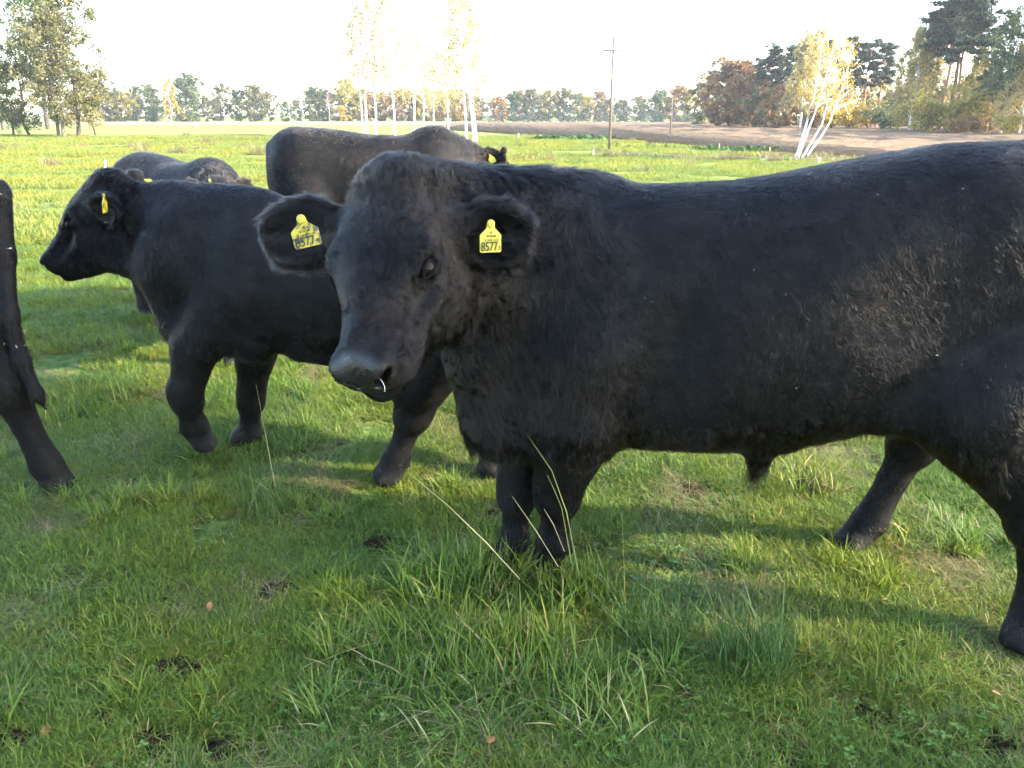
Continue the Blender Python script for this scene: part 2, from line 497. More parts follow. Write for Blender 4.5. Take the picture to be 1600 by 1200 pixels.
class Wood:
    def __init__(self, sides=6): self.V, self.F, self.s = [], [], sides
    def tube(self, pts, rad):
        s = self.s; pts = [np.asarray(p, float) for p in pts]; b0 = len(self.V)
        for i, p in enumerate(pts):
            d = unit(pts[min(i + 1, len(pts) - 1)] - pts[max(i - 1, 0)])
            u = unit(np.cross(d, [.31, .95, .05])); w = np.cross(d, u)
            for k in range(s):
                a = 6.2832 * k / s
                self.V.append(p + rad[i] * (math.cos(a) * u + math.sin(a) * w))
        for i in range(len(pts) - 1):
            for k in range(s):
                a, b = b0 + i * s + k, b0 + i * s + (k + 1) % s
                self.F.append((a, b, b + s, a + s))
def leaves_mesh(name, C, Rd, per, size, r, material, squash=1.0, long=1.0, shell=.45):
    """leaf sized faces gathered in loose clumps: centres C, radii Rd"""
    C = np.asarray(C); Rd = np.asarray(Rd)
    n = len(C) * per
    ci = np.repeat(np.arange(len(C)), per)
    d = r.normal(size=(n, 3)); d /= np.linalg.norm(d, axis=1)[:, None]
    rr = r.random(n) ** shell
    P = C[ci] + d * (rr * Rd[ci])[:, None] * np.array([1, 1, squash])
    a = r.normal(size=(n, 3)); a /= np.linalg.norm(a, axis=1)[:, None]
    b = np.cross(a, r.normal(size=(n, 3))); b /= np.linalg.norm(b, axis=1)[:, None]
    s = size * r.uniform(.55, 1.3, n)
    a = a * (s * long)[:, None]; b = b * s[:, None]
    V = np.stack([P - a, P - b * .6, P + a, P + b * .6], 1).reshape(-1, 3)
    F = np.arange(n * 4).reshape(-1, 4)
    me = fast_mesh(name, V, F, [material], False)
    ct = r.random(len(C)) * .6
    t = np.clip(ct[ci] + r.random(n) * .5 - .05, 0, 1)
    at_ = me.attributes.new('tint', 'FLOAT', 'FACE'); at_.data.foreach_set('value', t.astype(np.float32))
    return me
def make_tree(kind, H, seed, leaf=None, leafs=1.0, dens=1.0, detail=1.0, trunk_lean=(0, 0), spread=None, base_frac=None, bark=None):
    """returns (trunk mesh, crown mesh) of a tree H metres tall"""
    r = np.random.default_rng(seed)
    W = Wood(6 if detail >= 1 else 5)
    C, Rd = [], []
    lean = np.array([*trunk_lean, 0.0])
    if kind in ('alder', 'oak', 'green'):
        bf = .22 if base_frac is None else base_frac; sp = (.24 if kind == 'alder' else .40) if spread is None else spread
        wob = r.normal(size=(6, 2)) * .02 * H
        tp = [np.array([wob[i, 0] * (i > 0), wob[i, 1] * (i > 0), H * .92 * i / 5]) + lean * H * (i / 5) for i in range(6)]
        tr = [H * .016 * (1 - .85 * i / 5) for i in range(6)]
        W.tube(tp, tr)
        nb = int((17 if kind == 'alder' else 24) * max(.8, min(detail, 1.7)))
        for i in range(nb):
            t = bf + (1 - bf) * (i + r.random() * .7) / nb
            p0 = np.array([np.interp(t, np.linspace(0, 1, 6), [q[k] for q in tp]) for k in range(3)])
            prof = math.sin(math.pi * min(1, max(0.08, (t - bf * .6) / (1.05 - bf * .6))) ** .8) + .15
            ln = H * sp * prof * r.uniform(.7, 1.25); az = i * 2.4 + r.normal() * .5
            up_ = .25 + .8 * t
            d = unit([math.cos(az), math.sin(az), up_])
            p1 = p0 + d * ln * .5; p2 = p0 + d * ln + np.array([0, 0, -.08 * ln])
            W.tube([p0, p1, p2], [H * .0055 * (1.2 - t), H * .0035 * (1.2 - t), H * .0012])
            for k in range(4):
                u = .4 + .6 * k / 3
                cc = p0 + (p2 - p0) * u + r.normal(size=3) * ln * .16
                C.append(cc); Rd.append(H * (.056 if kind == 'alder' else .072) * r.uniform(.6, 1.35))
                if k % 2: W.tube([p0 + (p2 - p0) * (u - .15), cc], [H * .0018, H * .0007])
        per = int((30 if kind == 'alder' else 34) * dens * detail); crown = leaves_mesh('crown', C, Rd, per, leafs * H * (.0135 if kind == 'alder' else .0165) / math.sqrt(detail), r, MAT[leaf or 'leaf_alder'])
        W_m = bark or 'bark_dark'
    elif kind == 'birch':
        bf = .38 if base_frac is None else base_frac; sp = .13 if spread is None else spread
        wob = np.cumsum(r.normal(size=(7, 2)) * .006 * H, 0)
        tp = [np.array([wob[i, 0] * (i > 0), wob[i, 1] * (i > 0), H * i / 6]) + lean * H * (i / 6) ** 1.1 for i in range(7)]
        tr = [H * .0105 * (1 - .9 * i / 6) for i in range(7)]
        W.tube(tp, tr)
        nb = int(24 * max(.6, detail))
        for i in range(nb):
            t = bf + (1 - bf) * (i + r.random() * .8) / nb
            p0 = np.array([np.interp(t, np.linspace(0, 1, 7), [q[k] for q in tp]) for k in range(3)])
            ln = H * sp * (1.15 - .75 * (t - bf) / (1 - bf)) * r.uniform(.6, 1.3); az = i * 2.4 + r.normal() * .6
            d = unit([math.cos(az), math.sin(az), 1.0])
            p1 = p0 + d * ln * .7; p2 = p1 + np.array([math.cos(az), math.sin(az), -.5]) * ln * .5; p3 = p2 + np.array([.1 * math.cos(az), .1 * math.sin(az), -.6]) * ln * .7
            W.tube([p0, p1, p2, p3], [H * .0026, H * .0018, H * .001, H * .0004])
            for k, q in enumerate((p1, p2, (p2 + p3) / 2, p3)):
                C.append(q + r.normal(size=3) * ln * .12); Rd.append(H * .030 * r.uniform(.6, 1.4))
        per = int(15 * dens * detail); crown = leaves_mesh('crown', C, Rd, per, leafs * H * .0085 / math.sqrt(detail), r, MAT[leaf or 'leaf_gold'], squash=1.7)
        W_m = bark or 'bark_birch'
    elif kind == 'pine':
        bf = .58 if base_frac is None else base_frac; sp = .16 if spread is None else spread
        tp = [np.array([.008 * H * math.sin(i * 1.3 + seed), .008 * H * math.cos(i * 1.1), H * .97 * i / 6]) * np.array([1 if i else 0, 1 if i else 0, 1]) + lean * H * (i / 6) for i in range(7)]
        W.tube(tp, [H * .012 * (1 - .8 * i / 6) for i in range(7)])
        nb = int(16 * max(.7, detail))
        for i in range(nb):
            t = bf + (.97 - bf) * (i + r.random()) / nb
            p0 = np.array([np.interp(t, np.linspace(0, 1, 7), [q[k] for q in tp]) for k in range(3)])
            ln = H * sp * (1.1 - .65 * (t - bf) / (1 - bf)) * r.uniform(.5, 1.25); az = i * 2.4 + r.normal() * .7
            d = unit([math.cos(az), math.sin(az), .28])
            p2 = p0 + d * ln
            W.tube([p0, (p0 + p2) / 2 + np.array([0, 0, -.02 * H]), p2], [H * .0035, H * .0025, H * .001])
            for k in range(4):
                C.append(p0 + (p2 - p0) * (.45 + .55 * k / 3) + r.normal(size=3) * ln * .12 + np.array([0, 0, .01 * H])); Rd.append(H * .034 * r.uniform(.7, 1.4))
        per = int(30 * dens * detail); crown = leaves_mesh('crown', C, Rd, per, leafs * H * .0085 / math.sqrt(detail), r, MAT[leaf or 'needle_pine'], squash=.55, long=1.9, shell=.6)
        W_m = bark or 'bark_pine'
    elif kind == 'spruce':
        W.tube([np.array([0, 0, H * i / 4.]) for i in range(5)], [H * .014 * (1 - .9 * i / 4) for i in range(5)])
        for i in range(int(40 * max(.6, detail))):
            t = .04 + .94 * (i / (40 * max(.6, detail))); az = i * 2.4 + r.normal() * .3
            ln = H * (.24 if spread is None else spread) * (1 - t) ** .8 * r.uniform(.7, 1.2) + .02 * H
            p0 = np.array([0, 0, H * t]); p2 = p0 + np.array([math.cos(az), math.sin(az), -.15]) * ln
            if i % 2 == 0: W.tube([p0, p2], [H * .002, H * .0008])
            for k in range(2): C.append(p0 + (p2 - p0) * (.55 + .45 * k)); Rd.append(H * .035 + ln * .22)
        crown = leaves_mesh('crown', C, Rd, int(20 * dens * detail), leafs * H * .013 / math.sqrt(detail), r, MAT[leaf or 'needle_spruce'], squash=.5, long=1.6)
        W_m = bark or 'bark_dark'
    elif kind == 'bush':
        for i in range(9):
            az = i * 2.4 + r.normal() * .4; ln = H * r.uniform(.6, 1.05)
            d = unit([math.cos(az) * .55, math.sin(az) * .55, 1])
            p2 = d * ln
            W.tube([np.zeros(3), p2 * .5 + r.normal(size=3) * .03 * H, p2], [H * .014, H * .009, H * .003])
            for k in range(5): C.append(p2 * (.35 + .65 * k / 4) + r.normal(size=3) * .12 * H); Rd.append(H * .15 * r.uniform(.6, 1.3))
        crown = leaves_mesh('crown', C, Rd, int(26 * dens * detail), leafs * H * .028 / math.sqrt(detail), r, MAT[leaf or 'leaf_yellowgreen'])
        W_m = bark or 'bark_grey'
    elif kind == 'bare':
        tp = [np.array([.02 * H * math.sin(i * 1.7 + seed), .02 * H * math.cos(i * 2.1), H * i / 5]) * np.array([1 if i else 0, 1 if i else 0, 1]) for i in range(6)]
        W.tube(tp, [H * .011 * (1 - .85 * i / 5) for i in range(6)])
        for i in range(18):
            t = .3 + .68 * i / 18; p0 = np.array([np.interp(t, np.linspace(0, 1, 6), [q[k] for q in tp]) for k in range(3)]); az = i * 2.4
            ln = H * .28 * (1.15 - t); d = unit([math.cos(az), math.sin(az), 1.1]); p2 = p0 + d * ln
            W.tube([p0, (p0 + p2) / 2, p2], [H * .0035, H * .002, H * .0008])
            for k in range(3):
                q = p0 + (p2 - p0) * (.4 + .3 * k); e = q + unit(d + r.normal(size=3) * .5) * ln * .4
                W.tube([q, e], [H * .0014, H * .0006]); C.append(e); Rd.append(H * .03)
        crown = leaves_mesh('crown', C, Rd, int(7 * dens), H * .012, r, MAT[leaf or 'twig_brown'], long=2.2)
        W_m = bark or 'bark_birch'
    trunk = fast_mesh('trunk', W.V, W.F, [MAT[W_m]], True)
    return trunk, crown
PROTO = {}
def place_tree(name, label, cat, kind, loc, H, seed=1, group=None, rz=0.0, proto=None, sx=1.0, **kw):
    key = proto or (kind, seed, tuple(sorted((k, str(v)) for k, v in kw.items())))
    if key not in PROTO: PROTO[key] = (make_tree(kind, 10.0, seed, **kw))
    tm, cm = PROTO[key]
    e = empty(name, loc, rz); e.scale = (H / 10 * sx, H / 10 * sx, H / 10)
    tag(e, label, cat, group)
    obj('trunk', tm, e); obj('crown', cm, e)
    return e
def far(px, Y, z=0.0):
    """ground point at depth Y under pixel column px"""
    D = Y * _c + CAM_H * _s
    return Vector(((px - 800) / FPX * D, Y, z))
def height_for(py_top, Y):
    return at(800, py_top, Y).z

# the alder clump on the left: several stems from one spot of ground
AL = 'alders of the clump at the left edge'
for px, Y, top, seed, lb, lean, kw in [
    (100, 57, 20, 11, 'grey green alder, thickest leaning stem in the left clump', (-.05, 0), dict(detail=2.2, dens=1.0, base_frac=.14, spread=.30, bark='bark_grey')),
    (123, 58, -20, 12, 'tall grey green alder, rightmost of the big left clump stems', (.02, 0), dict(detail=2.2, dens=.95, base_frac=.16, spread=.30)),
    (92, 60, 35, 13, 'dark stemmed alder, left neighbour of the thickest stem in the left clump', (-.06, 0), dict(detail=2.0, dens=.95, base_frac=.16, spread=.28)),
    (47, 61, 60, 14, 'olive alder with thin stem left of the big clump', (-.03, 0), dict(detail=2.0, dens=1.0, base_frac=.10, spread=.32)),
    (22, 60, 95, 15, 'low thin stemmed alder beside the left picture edge', (.03, 0), dict(detail=1.6, dens=1.0, base_frac=.10, spread=.32)),
    (-60, 66, 10, 16, 'large alder half cut by the left picture edge', (.04, 0), dict(detail=2.0, dens=.9, spread=.30)),
    (150, 60, 120, 17, 'small brownish sapling on the right of the left clump', (0, 0), dict(detail=1.2, dens=.8, base_frac=.15, leaf='leaf_yellowgreen')),
    (75, 92, -30, 18, 'tall bluish tree rising behind the left clump', (0, 0), dict(detail=2.2, dens=.8, leaf='leaf_green', base_frac=.3, spread=.22)),
    (5, 85, 60, 19, 'dark green tree behind the left clump at the picture edge', (0, 0), dict(detail=1.6, dens=1.0, leaf='leaf_green', base_frac=.15))]:
    place_tree('alder_tree', lb, 'tree', 'alder', far(px, Y), height_for(top, Y), seed, AL, trunk_lean=lean, leafs=1.25, **kw)

# the birches in the middle
BI = 'birches standing in the middle of the meadow'
for n, (px, Y, top, lean, leafk, lb) in enumerate([
    (567, 62, 20, (-.03, 0), 'leaf_palegold', 'white birch, leftmost of the middle stand'),
    (574, 60, -15, (-.015, 0), 'leaf_palegold', 'white birch, second from the left in the middle stand'),
    (587, 60, -25, (.02, 0), 'leaf_palegold', 'white birch, third from the left in the middle stand'),
    (617, 58, -10, (-.01, 0), 'leaf_palegold', 'white birch standing alone left of the centre gap in the stand'),
    (646, 60, 10, (0, 0), 'leaf_palegold', 'thin birch, fifth from the left in the middle stand'),
    (662, 64, 60, (.01, 0), 'leaf_gold', 'short golden birch in the middle stand'),
    (679, 68, 90, (0, 0), 'leaf_gold', 'shortest golden birch, far back in the middle stand'),
    (701, 66, 40, (-.01, 0), 'leaf_palegold', 'thin pale birch just left of the leaning stems'),
    (729, 48, -20, (-.10, 0), 'leaf_gold', 'leaning birch, left one of the three by the back cow'),
    (741, 46, -30, (-.09, 0), 'leaf_gold', 'leaning birch, middle one of the three by the back cow'),
    (745, 46.6, -25, (-.05, 0), 'leaf_palegold', 'leaning birch, right one of the three by the back cow')]):
    place_tree('birch_tree', lb, 'tree', 'birch', far(px, Y), height_for(top, Y), 30 + n, BI, trunk_lean=lean, detail=1.6, dens=1.0, leaf='leaf_palegold', spread=.18, base_frac=.30)

# far tree line
FT = 'trees of the far tree line'
line = [
 # px, Y, top px, kind, leaf, name, label
 (150, 190, 120, 'oak', 'leaf_alder', 'grey green tree beside the left clump in the far tree line'),
 (172, 200, 140, 'oak', 'leaf_alder', 'low grey green tree, first right of the left clump'),
 (196, 200, 145, 'oak', 'leaf_yellowgreen', 'olive tree in the far line left of the golden birch'),
 (216, 210, 136, 'alder', 'leaf_alder', 'taller grey tree in the far line left of the golden birch'),
 (240, 205, 134, 'oak', 'leaf_green', 'dark round tree next left of the golden birch'),
 (238, 195, 166, 'oak', 'leaf_green', 'small green bush shaped tree under the golden birch'),
 (268, 190, 121, 'birch', 'leaf_gold', 'tall golden birch glowing in the far tree line'),
 (293, 195, 119, 'oak', 'leaf_green', 'big full green tree right of the golden birch'),
 (325, 205, 150, 'alder', 'leaf_alder', 'small grey tree right of the big green tree'),
 (350, 200, 132, 'alder', 'leaf_alder', 'slim grey tree, second right of the big green tree'),
 (376, 200, 140, 'alder', 'leaf_green', 'grey green tree above the grazing cow'),
 (400, 200, 134, 'oak', 'leaf_alder', 'wide grey green tree left of the sky gap'),
 (422, 205, 145, 'alder', 'leaf_alder', 'thin grey tree at the sky gap'),
 (446, 200, 160, 'oak', 'leaf_green', 'low green tree right of the sky gap'),
 (454, 200, 138, 'bare', None, 'pale bare tree right of the sky gap'),
 (474, 195, 140, 'bare', None, 'leaning white bare birch above the back cow'),
 (490, 205, 138, 'oak', 'leaf_green', 'grey green tree behind the bare birches'),
 (515, 195, 143, 'bare', None, 'bare forked tree above the back cow'),
 (508, 208, 142, 'oak', 'leaf_alder', 'grey tree behind the bare forked tree'),
 (537, 200, 166, 'oak', 'leaf_gold', 'small round yellow tree left of the birch stand'),
 (545, 208, 127, 'oak', 'leaf_yellowgreen', 'tall olive tree just left of the birch stand'),
 (570, 208, 142, 'oak', 'leaf_rust', 'reddish tree behind the leftmost birches'),
 (595, 210, 145, 'oak', 'leaf_rust', 'rusty tree behind the third birch'),
 (620, 208, 143, 'oak', 'leaf_rust', 'rusty tree behind the lone birch'),
 (645, 210, 142, 'oak', 'leaf_rust', 'rusty tree behind the fifth birch'),
 (668, 208, 140, 'oak', 'leaf_gold', 'orange tree behind the short golden birch'),
 (690, 210, 142, 'oak', 'leaf_gold', 'orange tree behind the thin pale birch'),
 (712, 208, 144, 'oak', 'leaf_gold', 'amber tree behind the leaning birches'),
 (735, 205, 146, 'oak', 'leaf_rust', 'brown tree behind the leaning birches'),
 (762, 208, 150, 'bare', None, 'bare pinkish tree right of the leaning birches'),
 (778, 210, 152, 'oak', 'leaf_rust', 'low brown tree at the right end of the birches'),
 (800, 215, 145, 'oak', 'leaf_green', 'green tree, first of the mixed wood right of the birches'),
 (828, 215, 140, 'oak', 'leaf_alder', 'tallest olive tree of the mixed wood left of the power pole'),
 (858, 218, 143, 'oak', 'leaf_yellowgreen', 'yellowish tree of the mixed wood left of the power pole'),
 (885, 216, 140, 'oak', 'leaf_alder', 'olive round tree of the mixed wood near the power pole'),
 (915, 220, 152, 'oak', 'leaf_yellowgreen', 'lower yellowish tree next left of the power pole'),
 (945, 220, 156, 'oak', 'leaf_alder', 'tree right behind the tall power pole'),
 (975, 222, 160, 'oak', 'leaf_green', 'low green tree right of the tall power pole'),
 (1003, 222, 163, 'oak', 'leaf_green', 'lowest green tree before the second pole'),
 (1028, 200, 148, 'oak', 'leaf_green', 'dark green round tree left of the second pole'),
 (1055, 190, 136, 'oak', 'leaf_rust', 'brown round tree standing at the second pole'),
 (1075, 190, 142, 'oak', 'leaf_yellowgreen', 'yellow brown tree right of the second pole')]
for n, (px, Y, top, kind, leafk, lb) in enumerate(line):
    kw = dict(detail=1.0, dens=1.1, leafs=1.9)
    if kind == 'alder': kw.update(spread=.34, base_frac=.05, dens=1.4)
    if kind == 'bare': kw['leafs'] = 1.0
    if leafk: kw['leaf'] = leafk
    if kind == 'oak': kw['base_frac'] = .0
    if kind == 'birch': kw.update(dens=2.6, base_frac=.05, spread=.2)
    sd = 50 + n % 3
    place_tree('bare_tree' if kind == 'bare' else 'birch_tree' if kind == 'birch' else 'leafy_tree', lb, 'tree', kind, far(px, Y), height_for(top, Y), sd, FT, rz=n * 1.3, sx=1.15 if kind == 'oak' else 1.0, **kw)
# closed back row of the far wood
for n in range(30):
    px = 118 + n * 31.5; Y = 232 + 10 * math.sin(n * 2.3)
    if 425 < px < 445: continue
    top = 150 + 8 * math.sin(n * 1.9)
    place_tree('leafy_tree', 'dim tree in the closed back row of the far tree line', 'tree', 'oak', far(px, Y), height_for(top, Y), 50 + n % 3, 'back row of the far tree line', rz=n * 2.2, sx=1.3, detail=1.0, dens=1.1, leafs=1.9, base_frac=.0, leaf=('leaf_alder', 'leaf_green', 'leaf_rust', 'leaf_alder')[n % 4] if px > 560 else ('leaf_alder', 'leaf_green')[n % 2])
# pines further along the edge of the wood, past the frame: their shadows lie across the furrows
for n, (px, Y, Hh) in enumerate([(1690, 62, 13), (1720, 54, 11), (1760, 58, 14), (1800, 48, 12), (1830, 66, 15), (1880, 52, 13), (1750, 74, 15), (1900, 60, 14), (1990, 46, 12), (1960, 70, 15)]):
    place_tree('pine_tree', 'pine along the wood edge past the right side of the frame', 'tree', 'pine', far(px, Y), Hh, 100 + n % 3, 'pines past the right frame edge', rz=n * 1.1, detail=1.2, base_frac=.35, spread=.22, leafs=1.6)
# young dark spruces in front of the mixed wood
ORD = 'first second third fourth fifth sixth seventh eighth ninth tenth eleventh twelfth thirteenth fourteenth fifteenth sixteenth seventeenth eighteenth nineteenth twentieth twenty-first twenty-second twenty-third twenty-fourth twenty-fifth twenty-sixth twenty-seventh twenty-eighth twenty-ninth'.split()
SPR = 'young spruces along the far edge of the ploughed field'
for n, px in enumerate(range(762, 1105, 12)):
    Y = 176 + 6 * math.sin(n * 2.3)
    place_tree('spruce_tree', 'small dark spruce, ' + ORD[n] + ' from the left in the row behind the ploughed field', 'tree', 'spruce', far(px + 4 * math.sin(n * 5.1), Y), height_for(166 + 5 * math.sin(n * 1.7), Y), 70 + n % 3, SPR, rz=n * 2.1, detail=.7, spread=.36, leafs=1.6)

# woodland on the right
RW = 'trees of the wood on the right'
right = [
 (1106, 130, 108, 'pine', 'needle_pine', 'pine_tree', 'dark pine at the left corner of the right wood', dict(base_frac=.35, spread=.22, detail=1.4)),
 (1138, 112, 98, 'oak', 'leaf_rust', 'oak_tree', 'big rust brown oak at the left corner of the right wood', dict(detail=1.8, base_frac=.06, dens=1.3)),
 (1168, 108, 120, 'oak', 'leaf_rust', 'oak_tree', 'lower brown oak right of the big oak', dict(detail=1.5, base_frac=.05, dens=1.3)),
 (1176, 112, 88, 'pine', 'needle_pine', 'pine_tree', 'broad pine just right of the brown oak', dict(base_frac=.35, spread=.24, detail=1.5)),
 (1198, 106, 74, 'pine', 'needle_pine', 'pine_tree', 'second pine right of the brown oak', dict(base_frac=.42, spread=.22, detail=1.5)),
 (1215, 104, 66, 'pine', 'needle_pine', 'pine_tree', 'third pine right of the brown oak', dict(base_frac=.42, spread=.22, detail=1.5)),
 (1234, 106, 68, 'pine', 'needle_pine', 'pine_tree', 'pine with bare trunk left of the golden birches', dict(base_frac=.5, spread=.20, detail=1.5)),
 (1188, 98, 140, 'oak', 'leaf_alder', 'leafy_tree', 'dim olive understorey tree below the pines', dict(detail=1.2, base_frac=.03)),
 (1216, 96, 135, 'oak', 'leaf_rust', 'leafy_tree', 'brown understorey tree below the pines', dict(detail=1.2, base_frac=.03)),
 (1250, 92, 62, 'birch', 'leaf_palegold', 'birch_tree', 'pale orange birch left of the white fanned stems', dict(detail=2.2, dens=1.5, base_frac=.2, spread=.15)),
 (1262, 95, 50, 'birch', 'leaf_palegold', 'birch_tree', 'tallest orange birch behind the white fanned stems', dict(detail=2.2, dens=1.3, base_frac=.25, spread=.14)),
 (1285, 100, 58, 'pine', 'needle_pine', 'pine_tree', 'pine behind the white fanned stems', dict(base_frac=.6, spread=.16, detail=1.3)),
 (1322, 100, 55, 'pine', 'needle_pine', 'pine_tree', 'thin pine right of the white fanned stems', dict(base_frac=.42, spread=.15, detail=1.4)),
 (1345, 102, 58, 'pine', 'needle_pine', 'pine_tree', 'thin pine, second right of the white fanned stems', dict(base_frac=.45, spread=.15, detail=1.4)),
 (1368, 100, 60, 'pine', 'needle_pine', 'pine_tree', 'thin pine before the sky gap in the right wood', dict(base_frac=.5, spread=.15, detail=1.4)),
 (1330, 90, 150, 'bush', 'leaf_gold', 'yellow_bush', 'bright yellow bush right of the white fanned stems', dict(detail=1.6)),
 (1298, 94, 155, 'bush', 'leaf_yellowgreen', 'yellow_bush', 'yellow green bush behind the white fanned stems', dict(detail=1.4)),
 (1268, 94, 160, 'bush', 'leaf_rust', 'brown_bush', 'brown bush left behind the white fanned stems', dict(detail=1.3)),
 (1356, 94, 168, 'bush', 'leaf_rust', 'brown_bush', 'rusty bush between the yellow and the green bush', dict(detail=1.3)),
 (1378, 84, 158, 'bush', 'leaf_green', 'green_bush', 'dark green bush in the sky gap of the right wood', dict(detail=1.6)),
 (1420, 76, 48, 'birch', 'leaf_palegold', 'birch_tree', 'tall hazy golden birch right of the sky gap', dict(detail=2.4, dens=1.8, base_frac=.12, spread=.17)),
 (1432, 78, 90, 'birch', 'leaf_yellowgreen', 'birch_tree', 'lower yellow green birch beside the tall hazy one', dict(detail=2.0, dens=1.6, base_frac=.08, spread=.18)),
 (1466, 74, -28, 'pine', 'needle_pine', 'pine_tree', 'tall pine, leftmost of the three tallest trunks', dict(base_frac=.48, spread=.19, detail=2.2)),
 (1479, 76, -45, 'pine', 'needle_pine', 'pine_tree', 'tall pine, middle of the three tallest trunks', dict(base_frac=.50, spread=.18, detail=2.2)),
 (1494, 74, -25, 'pine', 'needle_pine', 'pine_tree', 'tall pine, rightmost of the three tallest trunks', dict(base_frac=.60, spread=.15, detail=2.0, trunk_lean=(.05, 0))),
 (1455, 70, 140, 'bush', 'leaf_yellowgreen', 'yellow_bush', 'yellow green bush at the foot of the tall pines', dict(detail=1.8)),
 (1478, 68, 132, 'bush', 'leaf_yellowgreen', 'yellow_bush', 'largest olive bush in front of the tall pines', dict(detail=1.8)),
 (1505, 72, 150, 'bush', 'leaf_gold', 'yellow_bush', 'golden bush right of the tall pines', dict(detail=1.6)),
 (1520, 78, 60, 'birch', 'leaf_yellowgreen', 'birch_tree', 'faint greenish birch between the pines and the last birch', dict(detail=2.0, dens=1.1, base_frac=.2, spread=.15)),
 (1562, 66, 20, 'birch', 'leaf_green', 'birch_tree', 'white stemmed birch with hanging grey green twigs by the right edge', dict(detail=2.6, dens=1.5, base_frac=.28, spread=.17)),
 (1592, 64, 55, 'birch', 'leaf_palegold', 'birch_tree', 'yellow birch cut by the right picture edge', dict(detail=2.2, dens=1.6, base_frac=.15, spread=.18)),
 (1640, 66, 10, 'pine', 'needle_pine', 'pine_tree', 'pine just past the right picture edge', dict(base_frac=.4, spread=.22, detail=1.6)),
 (1545, 80, 120, 'oak', 'leaf_alder', 'leafy_tree', 'dull olive tree behind the white stemmed right birch', dict(detail=1.4, base_frac=.05)),
 (1585, 82, 130, 'oak', 'leaf_rust', 'leafy_tree', 'rusty tree low at the right picture edge', dict(detail=1.4, base_frac=.05)),
 (1446, 88, 70, 'birch', 'leaf_palegold', 'birch_tree', 'orange birch behind the tall hazy golden one', dict(detail=2.0, dens=1.8, base_frac=.1, spread=.18)),
 (1508, 86, 100, 'birch', 'leaf_palegold', 'birch_tree', 'dull golden birch right behind the tall pines', dict(detail=2.0, dens=1.8, base_frac=.08, spread=.2)),
 (1605, 74, 40, 'birch', 'leaf_gold', 'birch_tree', 'golden birch at the very right edge', dict(detail=2.0, dens=1.6, base_frac=.1, spread=.18)),
 (1540, 72, 75, 'pine', 'needle_pine', 'pine_tree', 'dusky pine left of the white stemmed right birch', dict(base_frac=.35, spread=.18, detail=1.6)),
 (1405, 98, 150, 'oak', 'leaf_alder', 'leafy_tree', 'far olive tree seen through the sky gap', dict(detail=1.0, base_frac=.05)),
 (1530, 66, 178, 'bush', 'leaf_rust', 'brown_bush', 'low rusty bush at the foot of the last birch', dict(detail=1.3)),
 (1495, 66, 180, 'bush', 'leaf_rust', 'brown_bush', 'low rusty bush right of the largest olive bush', dict(detail=1.3)),
 (1575, 62, 176, 'bush', 'leaf_yellowgreen', 'yellow_bush', 'low olive bush in the right corner of the wood', dict(detail=1.3)),
]
for n, (px, Y, top, kind, leafk, nm, lb, kw) in enumerate(right):
    place_tree(nm, lb, 'bush' if kind == 'bush' else 'tree', kind, far(px, Y), height_for(top, Y), 100 + n, RW, rz=n * .9, leaf=leafk, sx=1.3, leafs=1.75 if kind != 'pine' else 1.5, **kw)
# deeper rows of the same wood
for n in range(22):
    px = 1095 + n * 25; Y = 128 + 9 * math.sin(n * 1.9) - n * .8
    place_tree('leafy_tree', 'dim tree in the back row of the right wood', 'tree', 'oak', far(px, Y), height_for(132 + 12 * math.sin(n * 2.7), Y), 50 + n % 3, 'back row of the right wood', rz=n * 1.7, detail=1.0, dens=1.0, leafs=1.8, leaf=('leaf_alder', 'leaf_rust', 'leaf_green', 'leaf_yellowgreen')[n % 4], base_frac=.0)

# white birch with four fanned stems by the fence
def fanned_birch():
    base = on_ground(1256, 251)
    e = empty('birch_tree', base); tag(e, 'white birch with four slanting fanned stems beside the wire fence', 'tree')
    W = Wood(7); r = np.random.default_rng(5); C, Rd = [], []
    Y0 = base.y
    def stem(pix, r0):
        P = [np.array(at(px, py, Y0 + dy)) - np.array(base) for px, py, dy in pix]
        n = len(P); W.tube(P, [r0 * (1 - .85 * i / (n - 1)) for i in range(n)])
        return P
    stems = [stem([(1243, 250, 0), (1258, 200, .1), (1272, 150, .2), (1280, 105, .2), (1286, 60, .3)], .046),
             stem([(1246, 251, 0), (1262, 205, -.1), (1272, 180, -.2), (1284, 145, -.3), (1296, 100, -.4), (1304, 62, -.4)], .043),
             stem([(1250, 252, 0), (1272, 215, .2), (1284, 195, .3), (1292, 165, .5), (1300, 120, .6), (1312, 75, .7)], .038),
             stem([(1254, 253, 0), (1282, 215, -.2), (1297, 190, -.3), (1304, 168, -.3), (1318, 130, -.4), (1330, 85, -.4)], .040)]
    W.tube([stems[3][3], np.array(at(1325, 162, Y0 - .3)) - np.array(base), np.array(at(1345, 154, Y0 - .3)) - np.array(base)], [.04, .028, .01])
    for s in stems:
        for i in range(26):
            t = .45 + .55 * r.random(); k = t * (len(s) - 1); a = int(min(k, len(s) - 2)); p = s[a] + (s[a + 1] - s[a]) * (k - a)
            d = np.array([r.normal() * .5 + .15, r.normal() * .5, .55]) * .5; q = p + d; q2 = q + np.array([d[0] * .5, d[1] * .5, -.35])
            W.tube([p, q, q2], [.013, .008, .003])
            for w in (q, (q + q2) / 2, q2): C.append(w + r.normal(size=3) * .06); Rd.append(.17 * r.uniform(.5, 1.4))
    obj('trunk', fast_mesh('trunk', W.V, W.F, [MAT['bark_birch']], True), e)
    obj('crown', leaves_mesh('crown', C, Rd, 10, .034, r, MAT['leaf_gold'], squash=1.3), e)
fanned_birch()

